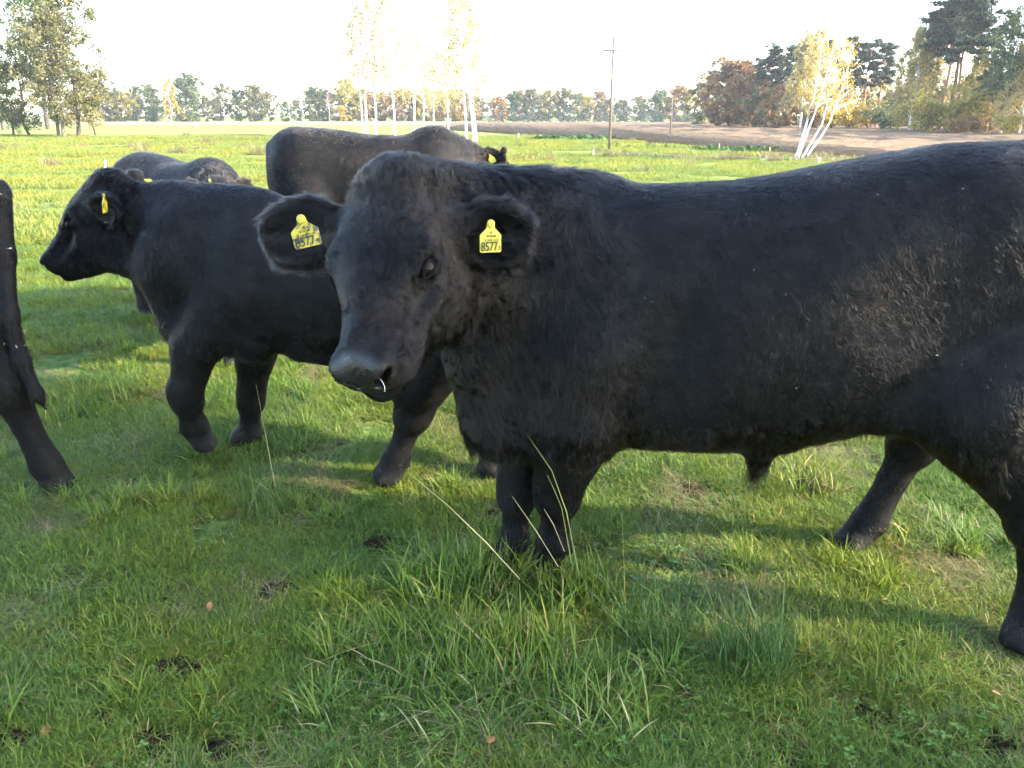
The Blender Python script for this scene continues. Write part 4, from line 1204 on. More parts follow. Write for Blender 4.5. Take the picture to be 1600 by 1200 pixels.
def standing(org, fwd, H=1.28, length=1.45, width=.30, belly=.50, head=None, muz=None, up=None, legs=None, seed=1, cat='cow', head_len=.46, neck_low=.55, qw=1.0, ears=None, tail=True, feet=None):
    """spec of a standing animal; org: ground point under the middle of the trunk"""
    fw = unit([*fwd, 0]); lt = np.array([-fw[1], fw[0], 0]); zv = np.array([0, 0, 1.0])
    o = np.array([org[0], org[1], 0.0]); hl = length / 2
    def P(s, w, z): return o + fw * s + lt * w + zv * z
    k = H / 1.28
    tr = [(-hl, H - .10, .86 * k, .13), (-hl + .10, H - .015, .72 * k, .23 * width / .30), (-hl + .35, H + .005, belly + .10, width * .95), (-hl + .65, H - .04, belly + .02, width),
          (-.0, H - .05, belly, width * 1.02), (hl * .45, H - .035, belly + .01, width * .92), (hl * .72, H, belly + .03, width * .78), (hl * .9, H - .03, belly + .06, width * .6), (hl, H - .14, belly + .13, .12)]
    head = P(hl + .42, 0, H + .02) if head is None else np.asarray(head, float)
    muz = head + fw * .30 - zv * .33 if muz is None else np.asarray(muz, float)
    hv = unit(muz - head); up = zv if up is None else up
    upv = unit(np.asarray(up) - hv * (np.asarray(up) @ hv))
    nk = head - upv * .12 * k + hv * .05
    sh1, sh2 = P(hl * .62, 0, H - .22 * k), P(hl * .72, 0, belly + .30 * k)
    prims = [('c', sh1, nk, .24 * k, .125 * k, .08, False, (lt, .72)), ('c', sh2, nk - upv * .05, .22 * k, .11 * k, .08, False, (lt, .75)),
             ('c', (sh1 + nk) / 2 + upv * .04, P(hl * .55, 0, H - .16), .15 * k, .15 * k, .06, False, (lt, .7))]
    lgs = []
    L = []
    for sd in (1, -1):
        prims += [('e', P(hl * .58, sd * width * .60, H - .42 * k), np.array([fw, lt, zv]), (.19 * k, .10, .30 * k), .07),
                  ('e', P(-hl + .30, sd * width * .55, H - .36 * k), np.array([unit(fw + .2 * zv), lt, unit(zv - .2 * fw)]), (.22 * k, .13, .32 * k), .08)]
        ft = (feet or {}).get(('f', sd), P(hl * .60, sd * .12, 0)); hf = (feet or {}).get(('h', sd), P(-hl + .22, sd * .13, 0))
        ft = np.asarray(ft); hf = np.asarray(hf)
        el = P(hl * .60, sd * width * .52, belly + .14)
        kn = el * .46 + ft * .54; kn[2] = .33 * k
        fl = ft - fw * .02; fl = fl + zv * .10
        L.append(([P(hl * .60, sd * width * .55, belly + .36), el, kn, fl, ft + fw * .03 + zv * .03], [.13 * k, .098 * k, .062 * k, .048 * k, .058 * k]))
        st = P(-hl + .40, sd * width * .60, belly + .18)
        hk = hf - fw * .06 + (o * 0); hk = hk + (P(-hl + .22, sd * .15, 0) - hf) * .4; hk[2] = .46 * k
        fl = hf - fw * .015 + zv * .10
        L.append(([P(-hl + .30, sd * width * .5, H - .42 * k), st, hk, fl, hf + fw * .035 + zv * .03], [.19 * k, .155 * k, .070 * k, .050 * k, .058 * k]))
    if legs: L = legs(L, P)
    if tail:
        prims += [('c', P(-hl + .06, 0, H - .05), P(-hl - .04, 0, H - .20), .045, .035, .04), ('c', P(-hl - .04, 0, H - .20), P(-hl - .03, .01, .62), .033, .022, .02), ('c', P(-hl - .03, .01, .62), P(-hl - .02, .01, .40), .035, .03, .02)]
    sp = dict(org=np.array([org[0], org[1]]), fwd=fw[:2], trunk=tr, prims=prims, legs=L, poll=head, muz=muz, up=up, belly=belly, shoulder_s=hl * .75, ears=ears or [dict(), dict()], base=(org[0], org[1], 0), seed=seed, cat=cat, qw=qw, H=H)
    pts = np.array([P(s * (hl + .15), w * (width + .15), 0) for s in (1, -1) for w in (1, -1)] + [head, muz] + [head + lt * .3, head - lt * .3, head + fw * .1, muz + hv * .1] + [j for lg in L for j in lg[0]])
    sp['lo'] = pts.min(0) - .14; sp['hi'] = pts.max(0) + .14; sp['lo'][2] = -.04; sp['hi'][2] = max(H + .12, pts[:, 2].max() + .14)
    return sp
N_HAIR=(420000,150000,60000,90000,70000,12000)

# ------------------------------------------------------------------ the herd
A = lambda *a: np.array(at(*a))
G = lambda px, py, z=0.0: np.array(on_ground(px, py, z))
X3 = np.eye(3)

def main_bull():
    org = np.array([.74, 2.30]); fw = unit([-1.26, .20, 0]); lt = np.array([-fw[1], fw[0], 0]); zv = np.array([0, 0, 1.])
    def P(s, w, z): return np.array([org[0], org[1], 0]) + fw * s + lt * w + zv * z     # s forward, w to the animal's left (camera side)
    # stations measured against world x: s = (org.x - x) / .987
    tr = []
    for x, top, bot, hw in [(1.84, 1.22, .90, .12), (1.76, 1.31, .78, .20), (1.62, 1.360, .66, .27), (1.40, 1.385, .68, .29), (1.15, 1.375, .615, .31), (.95, 1.335, .545, .33), (.65, 1.272, .487, .33),
                            (.40, 1.258, .475, .305), (.20, 1.265, .485, .275), (.06, 1.262, .50, .235), (-.04, 1.20, .53, .17), (-.10, 1.08, .60, .10)]:
        tr.append(((org[0] - x) / .987, top, bot, hw))
    poll, muz = A(612, 293, 2.04), A(540, 582, 1.67)
    hv = unit(muz - poll); up = unit(zv - hv * hv[2])
    up = unit(up - .24 * np.cross(up, hv))                # head tipped so that the near cheek shows
    S = np.cross(up, hv)
    nk = poll - up * .15 + hv * .06
    prims = [
        # neck, crest, throat and brisket
        ('c', P(.58, .0, 1.00), nk + up * .02 - hv * .03, .25, .135, .08, False, (lt, .78)),
        ('c', P(.52, .0, 1.135), poll - up * .05 - hv * .02, .135, .09, .07),
        ('c', P(.54, .03, .80), nk - up * .07 - hv * .03, .235, .125, .10, False, (lt, .80)),
        ('c', A(785, 650, 2.26), A(745, 560, 2.20), .105, .085, .12),
        ('e', A(785, 650, 2.24), np.array([fw, lt, zv]), (.10, .10, .14), .08),
        # shoulder blade, point of shoulder, ribs
        ('e', P(.50, .20, .92), np.array([unit(fw * .9 - zv * .3), lt, unit(zv * .95 + fw * .3)]), (.17, .10, .30), .08),
        ('e', P(.62, .17, .72), np.array([fw, lt, zv]), (.13, .10, .17), .08),
        ('e', P(.50, -.20, .92), np.array([fw, lt, zv]), (.17, .10, .28), .08),
        # grooves: behind the shoulder, before the thigh, hollow flank, along the neck
        ('e', P(.27, .37, .86), np.array([unit(fw + .25 * zv), lt, unit(zv - .25 * fw)]), (.05, .055, .28), .09, True), ('e', P(-.35, .385, 1.00), np.array([fw, lt, zv]), (.15, .06, .12), .09, True),
        ('e', P(-.50, .40, .78), np.array([unit(fw - .3 * zv), lt, unit(zv + .3 * fw)]), (.05, .06, .20), .08, True), ('e', P(.40, .36, .60), np.array([fw, lt, zv]), (.05, .05, .10), .06, True),
        # hips, rump, thighs
        ('e', P(-.55, .17, 1.20), X3, (.15, .11, .12), .08), ('e', P(-.55, -.17, 1.20), X3, (.15, .11, .12), .08),
        ('e', P(-.80, .17, .98), np.array([unit(fw + .15 * zv), lt, unit(zv - .15 * fw)]), (.27, .145, .33), .08),
        ('e', P(-.80, -.17, .98), np.array([fw, lt, zv]), (.25, .14, .33), .08),
        # flank fold, sheath with its tuft
        ('c', P(-.36, .20, .70), P(-.60, .22, .80), .07, .11, .08),
        ('c', A(1290, 625, 2.22), A(1185, 700, 2.22), .07, .042, .06), ('c', A(1187, 700, 2.22), A(1185, 722, 2.22), .035, .022, .03),
        ('c', P(-1.00, .0, 1.22), P(-1.12, .0, 1.05), .05, .04, .05), ('c', P(-1.12, 0, 1.05), P(-1.12, .02, .55), .036, .024, .02),
    ]
    fl = G(866, 884); ff = G(800, 878)
    nh = G(1602, 1012); fh = G(1330, 868)
    legs = [
        ([P(.50, .18, .82), A(903, 645, 2.18), A(872, 765, 2.28), A(866, 842, 2.34), fl + np.array([-.02, -.01, .035])], [.175, .140, .073, .052, .055]),
        ([P(.55, -.14, .80), A(822, 650, 2.42), A(808, 765, 2.42), A(804, 840, 2.42), ff + np.array([-.02, 0, .035])], [.15, .102, .063, .047, .051]),
        ([P(-.82, .17, .86), A(1538, 625, 2.02), A(1625, 800, 1.98), A(1622, 945, 1.98), nh + np.array([-.015, 0, .04])], [.21, .185, .086, .056, .056]),
        ([P(-.74, -.16, .82), A(1425, 615, 2.42), A(1432, 682, 2.50), A(1360, 812, 2.49), A(1330, 848, 2.47)], [.19, .115, .080, .053, .054]),
    ]
    legs[2][0][4][2] = .045; legs[3][0][4][2] = .045
    ears = [dict(out=.90, back=-.22, up=-.62, face=(.85, .55, .55), len=.20, wid=.077, low=-.080, at=.085), dict(out=1.0, back=.0, up=.08, face=(.55, -.10, .70), len=.245, wid=.080, at=.06)]
    sp = dict(org=org, fwd=fw[:2], trunk=tr, prims=prims, legs=legs, poll=poll, muz=muz, up=up, belly=.52, shoulder_s=.46, ears=ears,
              base=(.74, 2.30, 0), seed=3, cat='bull', lo=np.array([-.80, 1.45, -.04]), hi=np.array([2.05, 2.85, 1.52]), hair=.0175, lift=.19, shag=1.5, qw=1.16, pow=2.4)
    tuft = A(1187, 722, 2.22)
    def extra(P_, N, comb, ln, lift, r):
        d = np.linalg.norm(P_ - tuft, axis=1)
        m = d < .05
        ln[m] = r.uniform(.03, .13, len(ln))[m]; comb[m] = np.array([.1, 0, -1]); lift[m] = .4
        return comb, ln, lift
    sp['comb_extra'] = [extra]
    def hw(cen, cr):
        # the sides that can be seen from the meadow in front are combed most densely
        n = cr / np.maximum(np.linalg.norm(cr, axis=1), 1e-9)[:, None]
        return np.where(n[:, 1] > .55, .35, 1.0)
    sp['hair_weight'] = hw
    return sp

def second_bull():
    org = np.array([-.62, 3.17]); fw = unit([-.985, .17, 0]); zv = np.array([0, 0, 1.])
    poll, muz = A(163, 282, 3.36), A(60, 403, 3.36)
    def legs(L, P):
        lt = np.array([-fw[1], fw[0], 0])
        # camera side (left) fore leg lifted in stride, far fore leg planted
        L[0] = ([P(.42, .16, .80), A(305, 545, 3.10), A(290, 618, 3.10), A(303, 665, 3.14), A(318, 690, 3.16)], [.13, .088, .064, .052, .050])
        L[2] = ([P(.38, -.13, .80), A(398, 560, 3.36), A(392, 622, 3.40), A(390, 672, 3.42), A(380, 692, 3.42)], [.13, .080, .058, .048, .055])
        L[1] = ([P(-.52, .14, .80), A(655, 590, 2.98), A(648, 640, 3.00), A(620, 715, 3.02), A(606, 745, 3.02)], [.18, .13, .075, .052, .060])
        L[3] = ([P(-.50, -.14, .80), A(770, 600, 3.20), A(790, 640, 3.20), A(775, 715, 3.12), A(768, 742, 3.10)], [.18, .13, .075, .050, .058])
        for i in range(1, 4): L[i][0][4][2] = .04
        return L
    sp = standing(org, fw[:2], H=1.155, length=1.40, width=.265, belly=.535, head=poll, muz=muz, up=zv, legs=legs, seed=5, cat='bull', qw=1.0,
                  ears=[dict(out=.55, back=-.35, up=-.75, face=(.2, .9, .1), len=.17, wid=.062), dict(out=.9, back=-.3, up=.1)])
    sp['prims'] += [('c', A(262, 425, 3.25), A(205, 405, 3.33), .10, .075, .08), ('c', A(295, 500, 3.22), A(265, 430, 3.25), .12, .10, .08),
                    ('e', A(300, 400, 3.2), X3, (.2, .15, .22), .08), ('c', A(470, 545, 3.1), A(530, 560, 3.1), .05, .04, .06)]
    sp['hair'] = .015; sp['shag'] = .5; sp['lift'] = .19; sp['hair_rad'] = .0007
    return sp

def left_cow():
    org = np.array([-2.74, 2.98]); fw = unit([-1, .05, 0]); zv = np.array([0, 0, 1.])
    def legs(L, P):
        L[1] = ([P(-.48, .15, .80), A(-70, 500, 2.85), A(8, 600, 2.88), A(72, 725, 2.92), A(92, 758, 2.93)], [.18, .15, .083, .056, .062])
        L[1][0][4][2] = .042
        L[3] = ([P(-.46, -.15, .80), A(-120, 520, 3.1), A(-120, 600, 3.15), A(-150, 690, 3.2), A(-165, 712, 3.2)], [.18, .14, .08, .055, .060])
        L[3][0][4][2] = .042
        return L
    sp = standing(org, fw[:2], H=1.24, length=1.62, width=.29, belly=.50, legs=legs, seed=6, tail=False)
    T = [A(-6, 300, 2.93), A(4, 400, 2.90), A(14, 490, 2.86), A(34, 565, 2.84), A(58, 615, 2.83), A(73, 640, 2.83)]
    rr = [.05, .040, .030, .028, .022, .007]
    for i in range(5): sp['prims'].append(('c', T[i], T[i + 1], rr[i], rr[i + 1], .03))
    sp['hair'] = .018; sp['hair_rad'] = .0007
    def extra(P_, N, comb, ln, lift, r):
        m = (P_[:, 0] > -2.06) & (P_[:, 2] > .42) & (P_[:, 2] < .75) & (P_[:, 1] < 2.90)
        ln[m] = r.uniform(.015, .05, len(ln))[m]; comb[m] = np.array([.35, 0, -1]); lift[m] = .15
        return comb, ln, lift
    sp['comb_extra'] = [extra]
    sp['hi'][0] = max(sp['hi'][0], -1.66)
    return sp

def far_cow():
    # stands broadside behind the bull, head to the right and turned away, seen over his back
    fw = unit([1, .13, 0])
    org = np.array([-1.03, 6.08])
    sp = standing(org, fw[:2], H=1.345, length=1.52, width=.31, belly=.56, head=A(766, 240, 6.42), muz=A(806, 290, 6.74), up=np.array([0, 0, 1.]), seed=8, tail=False,
                  ears=[dict(out=.9, back=-.3, up=.0), dict(out=.55, back=-.75, up=.05, face=(-.2, -.9, .2), len=.17, wid=.075)])
    hl = .73
    sp['trunk'] = [(-hl, 1.25, .9, .14), (-hl + .07, 1.335, .75, .22), (-hl + .18, 1.375, .70, .27), (-hl + .45, 1.355, .62, .30), (0, 1.315, .56, .32), (hl * .42, 1.305, .56, .29), (hl * .68, 1.335, .58, .24), (hl * .85, 1.29, .62, .18), (hl, 1.16, .7, .12)]
    sp['hair'] = .016; sp['hair_rad'] = .0011; sp['shag'] = .8
    return sp

def grazing_cow():
    fw = unit([.80, -.60, 0])
    org = np.array([-2.33, 5.72])
    sp = standing(org, fw[:2], H=1.155, length=1.30, width=.28, belly=.48, head=A(338, 285, 5.13), muz=A(382, 345, 4.88), up=np.array([0, 0, 1.]), seed=9, tail=False,
                  ears=[dict(out=.9, back=-.3, up=.1), dict(out=.60, back=-.70, up=-.05, face=(.1, -.9, .2), len=.17, wid=.07)])
    hl = .65
    sp['trunk'] = [(-hl, 1.05, .78, .12), (-hl + .10, 1.15, .66, .20), (-hl + .24, 1.205, .60, .25), (-hl + .45, 1.175, .54, .28), (0, 1.14, .48, .29), (hl * .45, 1.145, .49, .26), (hl * .72, 1.15, .51, .22), (hl * .9, 1.08, .56, .16), (hl, .98, .62, .1)]
    sp['hair'] = .016; sp['hair_rad'] = .0010; sp['shag'] = .9
    return sp

def hidden_calf():
    fw = unit([-.35, -.94, 0])
    org = np.array([-1.68, 4.92])
    hd = A(268, 296, 4.22)
    sp = standing(org, fw[:2], H=.90, length=1.05, width=.20, belly=.40, head=hd, muz=hd + np.array([-.10, -.24, -.24]), up=np.array([0, 0, 1.]), seed=10,
                  ears=[dict(out=.9, back=-.3, up=.1, len=.16), dict(out=.98, back=-.12, up=.16, face=(.5, -.4, .5), len=.19, wid=.07)])
    sp['hair'] = .015; sp['hair_rad'] = .0009
    return sp

HERD = 'black cattle of the herd'
bull_sp = main_bull()
bull = build_animal('bull', 'large shaggy black bull filling the right side, head turned to camera, two yellow ear tags', HERD, bull_sp, .0085, N_HAIR[0], 'coat_black')
bull2_sp = second_bull()
bull2 = build_animal('young_bull', 'smooth black young bull walking left behind the large bull, one foreleg lifted', HERD, bull2_sp, .0105, N_HAIR[1], 'coat_black')
left_sp = left_cow()
cow_left = build_animal('cow', 'black animal cut off by the left edge, only tail and muddy hind leg showing', HERD, left_sp, .0125, N_HAIR[2], 'coat_black', False)
far_sp = far_cow()
cow_far = build_animal('cow', 'black cow, coat tinted sunlit brown, standing broadside behind the large bull, head away to the right', HERD, far_sp, .015, N_HAIR[3], 'coat_sunlit_black', False)
graz_sp = grazing_cow()
cow_graz = build_animal('cow', 'black cow, coat tinted sunlit brown, in the sunlit field above the young bull, head lowered to the right', HERD, graz_sp, .015, N_HAIR[4], 'coat_sunlit_black', False)
calf_sp = hidden_calf()
calf = build_animal('calf', 'black calf hidden behind the young bull, only its tagged ear showing', HERD, calf_sp, .014, N_HAIR[5], 'coat_black', False)

# bits of straw and dirt caught in the coat
def flecks(root, V, F, n, pick, seed, size=.004):
    r = np.random.default_rng(seed); c = V[F].mean(1); nn = np.cross(V[F[:, 1]] - V[F[:, 0]], V[F[:, 3]] - V[F[:, 0]]); nn /= np.maximum(np.linalg.norm(nn, axis=1), 1e-9)[:, None]
    k = np.flatnonzero(pick(c, nn)); k = r.choice(k, n)
    P = c[k] + nn[k] * .014 - np.array(root.location)
    a = np.cross(nn[k], r.normal(size=(n, 3))); a /= np.linalg.norm(a, axis=1)[:, None]; b = np.cross(nn[k], a)
    s = size * r.uniform(.3, 1.2, n) ** 1.5
    a = a * s[:, None]; b = b * (s * .35)[:, None]; t = nn[k] * (s * .3)[:, None]
    Vv = np.stack([P - a, P + b, P + a, P - b, P + t, P - t], 1).reshape(-1, 3); q = np.arange(n)[:, None] * 6
    Ff = np.concatenate([q + np.array([f]) for f in ((0, 1, 4), (1, 2, 4), (2, 3, 4), (3, 0, 4), (1, 0, 5), (2, 1, 5), (3, 2, 5), (0, 3, 5))])
    tag(obj('straw_flecks', fast_mesh('straw_flecks', Vv, Ff, [MAT['straw_fleck']], False), root), kind='stuff')
flecks(bull, *bull_sp['VF'], 90, lambda c, n: (c[:, 0] > .3) & (c[:, 2] > .75) & (n[:, 1] < .3), 4, .0035)
flecks(cow_far, *far_sp['VF'], 40, lambda c, n: (c[:, 2] > 1.12) & (n[:, 2] > .1), 5, .006)
flecks(cow_left, *left_sp['VF'], 110, lambda c, n: (c[:, 0] > -2.15) & (c[:, 2] > .25), 6, .006)
mp_ = [A(594, 592, 1.70), A(598, 597, 1.69), A(601, 604, 1.688), A(601, 612, 1.69)]
tube_obj('mucus', [([p - np.array(bull.location) for p in mp_], [.0011, .0007, .0008, .0013])], MAT['mucus'], bull, 6)

# ear tags
ear_tag(bull, A(476, 362, 1.875), (.10, -1, .12), (-.22, 0, 1), .064, .064, 'dirty yellow ear tag with smeared number', clean=False)
ear_tag(bull, A(767, 370, 1.975), (.75, -1, .12), (.08, 0, 1), .064, .068, 'clean yellow ear tag numbered 8577')
ear_tag(bull2, A(163, 318, 3.13), (-1, -.12, .1), (.1, 0, 1), .05, .062, 'yellow ear tag darkened as if in shade, seen almost edge on', clean=False, number=None, rows=False)  # stained tag material used here to paint the tag dark, as in shade
ear_tag(calf, A(230, 287, 4.12), (.1, -1, .3), (-.75, 0, .65), .055, .075, 'yellow ear tag lying sideways', number=None, rows=False)
ear_tag(cow_graz, A(329, 290, 5.0), (-.5, -.8, .1), (-.25, 0, 1), .045, .07, 'small yellow ear tag', number=None, rows=False)
ear_tag(cow_far, A(768, 248, 6.26), (-.1, -1, .2), (-.5, 0, 1), .05, .06, 'pale yellow ear tag', number=None, rows=False)

# ------------------------------------------------------------------ grass
G_STOPS = [(0, (.050, .100, .013)), (.35, (.095, .168, .024)), (.68, (.162, .240, .038)), (.82, (.24, .26, .065)), (.90, (.38, .32, .15)), (1, (.52, .44, .26))]
leafy('grass_blade', G_STOPS, .38, .5, patch=(1.35, 1.08, .70), patch_scale=1.3)
leafy('grass_far', [(0, (.14, .180, .036)), (.5, (.205, .250, .055)), (.85, (.26, .295, .075)), (1, (.34, .33, .14))], .40, .6, patch=(1.4, 1.1, .8), patch_scale=.35)
leafy('grass_dry', [(0, (.15, .125, .05)), (.5, (.24, .20, .09)), (1, (.36, .30, .15))], .3, .7)
leafy('rush_stem', [(0, (.030, .070, .016)), (.6, (.055, .115, .024)), (.9, (.11, .16, .04)), (1, (.38, .31, .15))], .25, .45)
leafy('stalk_straw', [(0, (.42, .37, .19)), (1, (.60, .54, .32))], .3, .6)
leafy('stalk_green', [(0, (.17, .22, .05)), (1, (.36, .36, .12))], .3, .6)
leafy('clover_leaf', [(0, (.045, .10, .014)), (.7, (.085, .160, .024)), (1, (.14, .21, .05))], .3, .5)
leafy('leaf_litter', [(0, (.34, .15, .06)), (1, (.45, .22, .09))], .25, .6)

def blades(n, hmin, hmax, rad, width, lean, r, straw=.12, seg=3, curl=.6, tints=None, pw=1.0):
    """n grass blades rooted in a disc: V, F(tri), tint per face"""
    V, F, T = [], [], []
    for i in range(n):
        a = r.uniform(0, 6.283); q = rad * math.sqrt(r.random())
        p = np.array([q * math.cos(a), q * math.sin(a), -.004])
        az = r.uniform(0, 6.283); h = hmin + (hmax - hmin) * r.random() ** 1.4
        ln = lean * r.uniform(.25, 1.5)
        d = np.array([math.cos(az), math.sin(az)]); s = np.array([-d[1], d[0], 0])
        tw = r.uniform(-.6, .6); s = unit(s * math.cos(tw) + np.array([d[0], d[1], 0]) * math.sin(tw))
        w = width * r.uniform(.6, 1.35)
        if r.random() < straw: t = r.uniform(.84, 1.0); ln *= 1.6; h *= .75
        else: t = (r.random() ** pw) * .80
        b = len(V)
        for k in range(seg):
            u = k / seg
            c = p + np.array([d[0] * h * ln * u ** (1 + curl), d[1] * h * ln * u ** (1 + curl), h * (u - .28 * ln * u * u)])
            V += [c - s * w * (1 - .45 * u), c + s * w * (1 - .45 * u)]
        u = 1.0
        V.append(p + np.array([d[0] * h * ln, d[1] * h * ln, h * max(.12, 1 - .28 * ln * 1.0)]))
        for k in range(seg - 1):
            o = b + 2 * k
            F += [(o, o + 1, o + 3), (o, o + 3, o + 2)]; T += [t, t]
        o = b + 2 * (seg - 1)
        F.append((o, o + 1, o + 2)); T.append(t)
    return np.array(V), np.array(F), np.array(T)
def blade_mesh(name, data, m):
    V, F, T = data
    me = fast_mesh(name, V, F, [m], False)
    a = me.attributes.new('tint', 'FLOAT', 'FACE'); a.data.foreach_set('value', T.astype(np.float32))
    return me
CLUMPS = bpy.data.collections.new('grass_sources')
def source(me):
    o = bpy.data.objects.new(me.name, me); CLUMPS.objects.link(o); return o
r_ = np.random.default_rng(21)
KIN = []
for i in range(3):      # 0-2 small turf, for the rims of bare spots
    KIN.append(source(blade_mesh('a%02d_turf' % i, blades(300, .018, .060, .085, .0013, .9, r_, .13), MAT['grass_blade'])))
for i in range(8):      # 3-10 turf sods
    KIN.append(source(blade_mesh('b%02d_sod' % i, blades(2300, .016, .064, .17, .0014, .95, r_, .17), MAT['grass_blade'])))
for i in range(4):      # 11-14 taller green tufts
    KIN.append(source(blade_mesh('c%02d_tuft' % i, blades(110, .05, .13, .055, .0019, .75, r_, .08), MAT['grass_blade'])))
for i in range(3):      # 15-17 dry thatch lying low
    KIN.append(source(blade_mesh('d%02d_thatch' % i, blades(130, .03, .09, .08, .0010, 2.6, r_, .0), MAT['grass_dry'])))
for i in range(4):      # 18-21 far turf, coarse
    KIN.append(source(blade_mesh('e%02d_far' % i, blades(1000, .04, .11, .50, .006, .8, r_, .05), MAT['grass_far'])))
for i in range(2):      # 22-23 dry far tufts
    KIN.append(source(blade_mesh('f%02d_fardry' % i, blades(120, .12, .34, .22, .007, .6, r_, .0), MAT['grass_dry'])))

MUD = []
for px, py, w, hgt in [(592, 842, .085, .03), (432, 925, .075, .025), (252, 939, .045, .02), (275, 1052, .085, .03), (1078, 772, .075, .03), (1265, 768, .12, .04), (1010, 812, .05, .02), (780, 800, .075, .02), (20, 1165, .075, .02),
                    (235, 1165, .06, .02), (345, 1170, .06, .02), (290, 700, .05, .02), (95, 832, .04, .015), (200, 760, .06, .02), (1350, 1122, .07, .02), (1210, 1190, .05, .02), (160, 1130, .05, .02), (1290, 850, .05, .02), (1560, 1165, .06, .02), (880, 1140, .05, .02)]:
    MUD.append((on_ground(px, py), w * .82, hgt))
def mudmask(x, y):
    m = np.zeros(len(x))
    for p, w, _ in MUD: m = np.maximum(m, np.clip(1.5 - np.hypot((x - p.x), (y - p.y) * .8) / w * 1.05, 0, 1))
    return m
def scatter_zone(r, n, ymin, ymax, margin, ypow=1.0):
    """points on the ground inside the view wedge"""
    y = ymin + (ymax - ymin) * r.random(n) ** ypow
    D = y * _c + CAM_H * _s
    x = r.uniform(-1, 1, n) * (D * 800 / FPX + margin)
    return x, y
def sn(x, y, wl, seed):
    return vnoise(np.stack([x, y, 0 * x], 1), wl, seed)[:, 0]
PX, PY, IDX, SCL = [], [], [], []
# near turf: even density per area via rejection on the wedge width
def area_pts(r, ymin, ymax, per_m2, margin=.6):
    wmax = 2 * ((ymax * _c + CAM_H * _s) * .64 + margin)
    n = int((ymax - ymin) * wmax * per_m2)
    x = r.uniform(-wmax / 2, wmax / 2, n); y = r.uniform(ymin, ymax, n)
    k = np.abs(x) < (y * _c + CAM_H * _s) * .64 + margin
    return x[k], y[k]
rg = np.random.default_rng(33)
def add(x, y, idx, s):
    PX.append(x); PY.append(y); IDX.append(idx); SCL.append(s)
def mud_gap(x, y):
    m = np.full(len(x), 9.)
    for p, w, _ in MUD: m = np.minimum(m, np.hypot(x - p.x, (y - p.y) * .85) - w * .70)
    return m
for ymin, ymax, d_, k_ in ((.9, 4.0, 27, 1.0), (4.0, 6.5, 19, 1.15), (6.5, 10.5, 10, 1.5)):
    x, y = area_pts(rg, ymin, ymax, d_)
    s = rg.uniform(.85, 1.15, len(x)) * k_ * (1 + .22 * np.clip(sn(x, y, .9, 5), -1, 1.2))
    far_ok = mud_gap(x, y) > .13 * s
    add(x[far_ok], y[far_ok], rg.integers(3, 11, far_ok.sum()), s[far_ok])
# rims of the mud
x, y = area_pts(rg, .9, 5.2, 330)
gp = mud_gap(x, y); k = (gp > .012) & (gp < .20) & (rg.random(len(x)) < np.clip(gp / .05, .25, 1))
add(x[k], y[k], rg.integers(0, 3, k.sum()), rg.uniform(.7, 1.1, k.sum()))
# taller tufts and dry thatch in drifts
x, y = area_pts(rg, .95, 9, 70)
t = sn(x, y, .45, 6) + rg.normal(size=len(x)) * .5; k = (t > .85) & (mud_gap(x, y) > .04)
add(x[k], y[k], rg.integers(11, 15, k.sum()), rg.uniform(.7, 1.15, k.sum()))
x, y = area_pts(rg, .95, 7, 80)
t = sn(x, y, .55, 7) + rg.normal(size=len(x)) * .5; k = (t > .40) & (mud_gap(x, y) > -.03)
add(x[k], y[k], rg.integers(15, 18, k.sum()), rg.uniform(.7, 1.2, k.sum()))
for ymin, ymax, d_ in ((9.5, 16, 3.2), (16, 30, 1.5), (30, 62, .55)):
    x, y = area_pts(rg, ymin, ymax, d_, 3)
    k = ~((y > np.where(x > ex[0], PLOUGH_NEAR(x), 999)))
    x, y = x[k], y[k]
    s = rg.uniform(.8, 1.2, len(x)) * (.9 + ymin / 40) * (1 + .3 * np.clip(sn(x, y, 5, 8), -1, 1))
    add(x, y, rg.integers(18, 22, len(x)), s)
    x, y = area_pts(rg, ymin, ymax, d_ * 2.2, 3)
    k = ~((y > np.where(x > ex[0], PLOUGH_NEAR(x), 999))); x, y = x[k], y[k]
    band = np.exp(-((y - 36) / 5) ** 2) * (x < 2) + np.exp(-((y - 27) / 3.5) ** 2) * (x > 3) + np.exp(-((y - 12) / 1.5) ** 2) * (x < -3)
    dry = (sn(x, y, 4, 9) + band * 1.0 + rg.normal(size=len(x)) * .6) > 1.75
    add(x[dry], y[dry], rg.integers(22, 24, dry.sum()), rg.uniform(.6, 1.1, dry.sum()) * (.75 + ymin / 40))
PX, PY, IDX, SCL = map(np.concatenate, (PX, PY, IDX, SCL))
pz = np.where((np.abs(PX) < 8) & (PY < 12), gz(PX, PY), 0)
me = bpy.data.meshes.new('meadow_grass')
me.vertices.add(len(PX)); me.vertices.foreach_set('co', np.stack([PX, PY, pz], 1).astype(np.float32).ravel())
for nm, typ, val in (('idx', 'INT', IDX.astype(np.int32)), ('scl', 'FLOAT', SCL.astype(np.float32)), ('rz', 'FLOAT', rg.uniform(0, 6.283, len(PX)).astype(np.float32))):
    a = me.attributes.new(nm, typ, 'POINT'); a.data.foreach_set('value', val)
grass = obj('meadow_grass', me); tag(grass, 'short green pasture grass', kind='stuff')
ng = bpy.data.node_groups.new('scatter', 'GeometryNodeTree')
ng.interface.new_socket('Geometry', in_out='INPUT', socket_type='NodeSocketGeometry')
ng.interface.new_socket('Geometry', in_out='OUTPUT', socket_type='NodeSocketGeometry')
ni, no = ng.nodes.new('NodeGroupInput'), ng.nodes.new('NodeGroupOutput')
ci = ng.nodes.new('GeometryNodeCollectionInfo'); ci.inputs['Collection'].default_value = CLUMPS
ci.inputs['Separate Children'].default_value = True; ci.inputs['Reset Children'].default_value = True
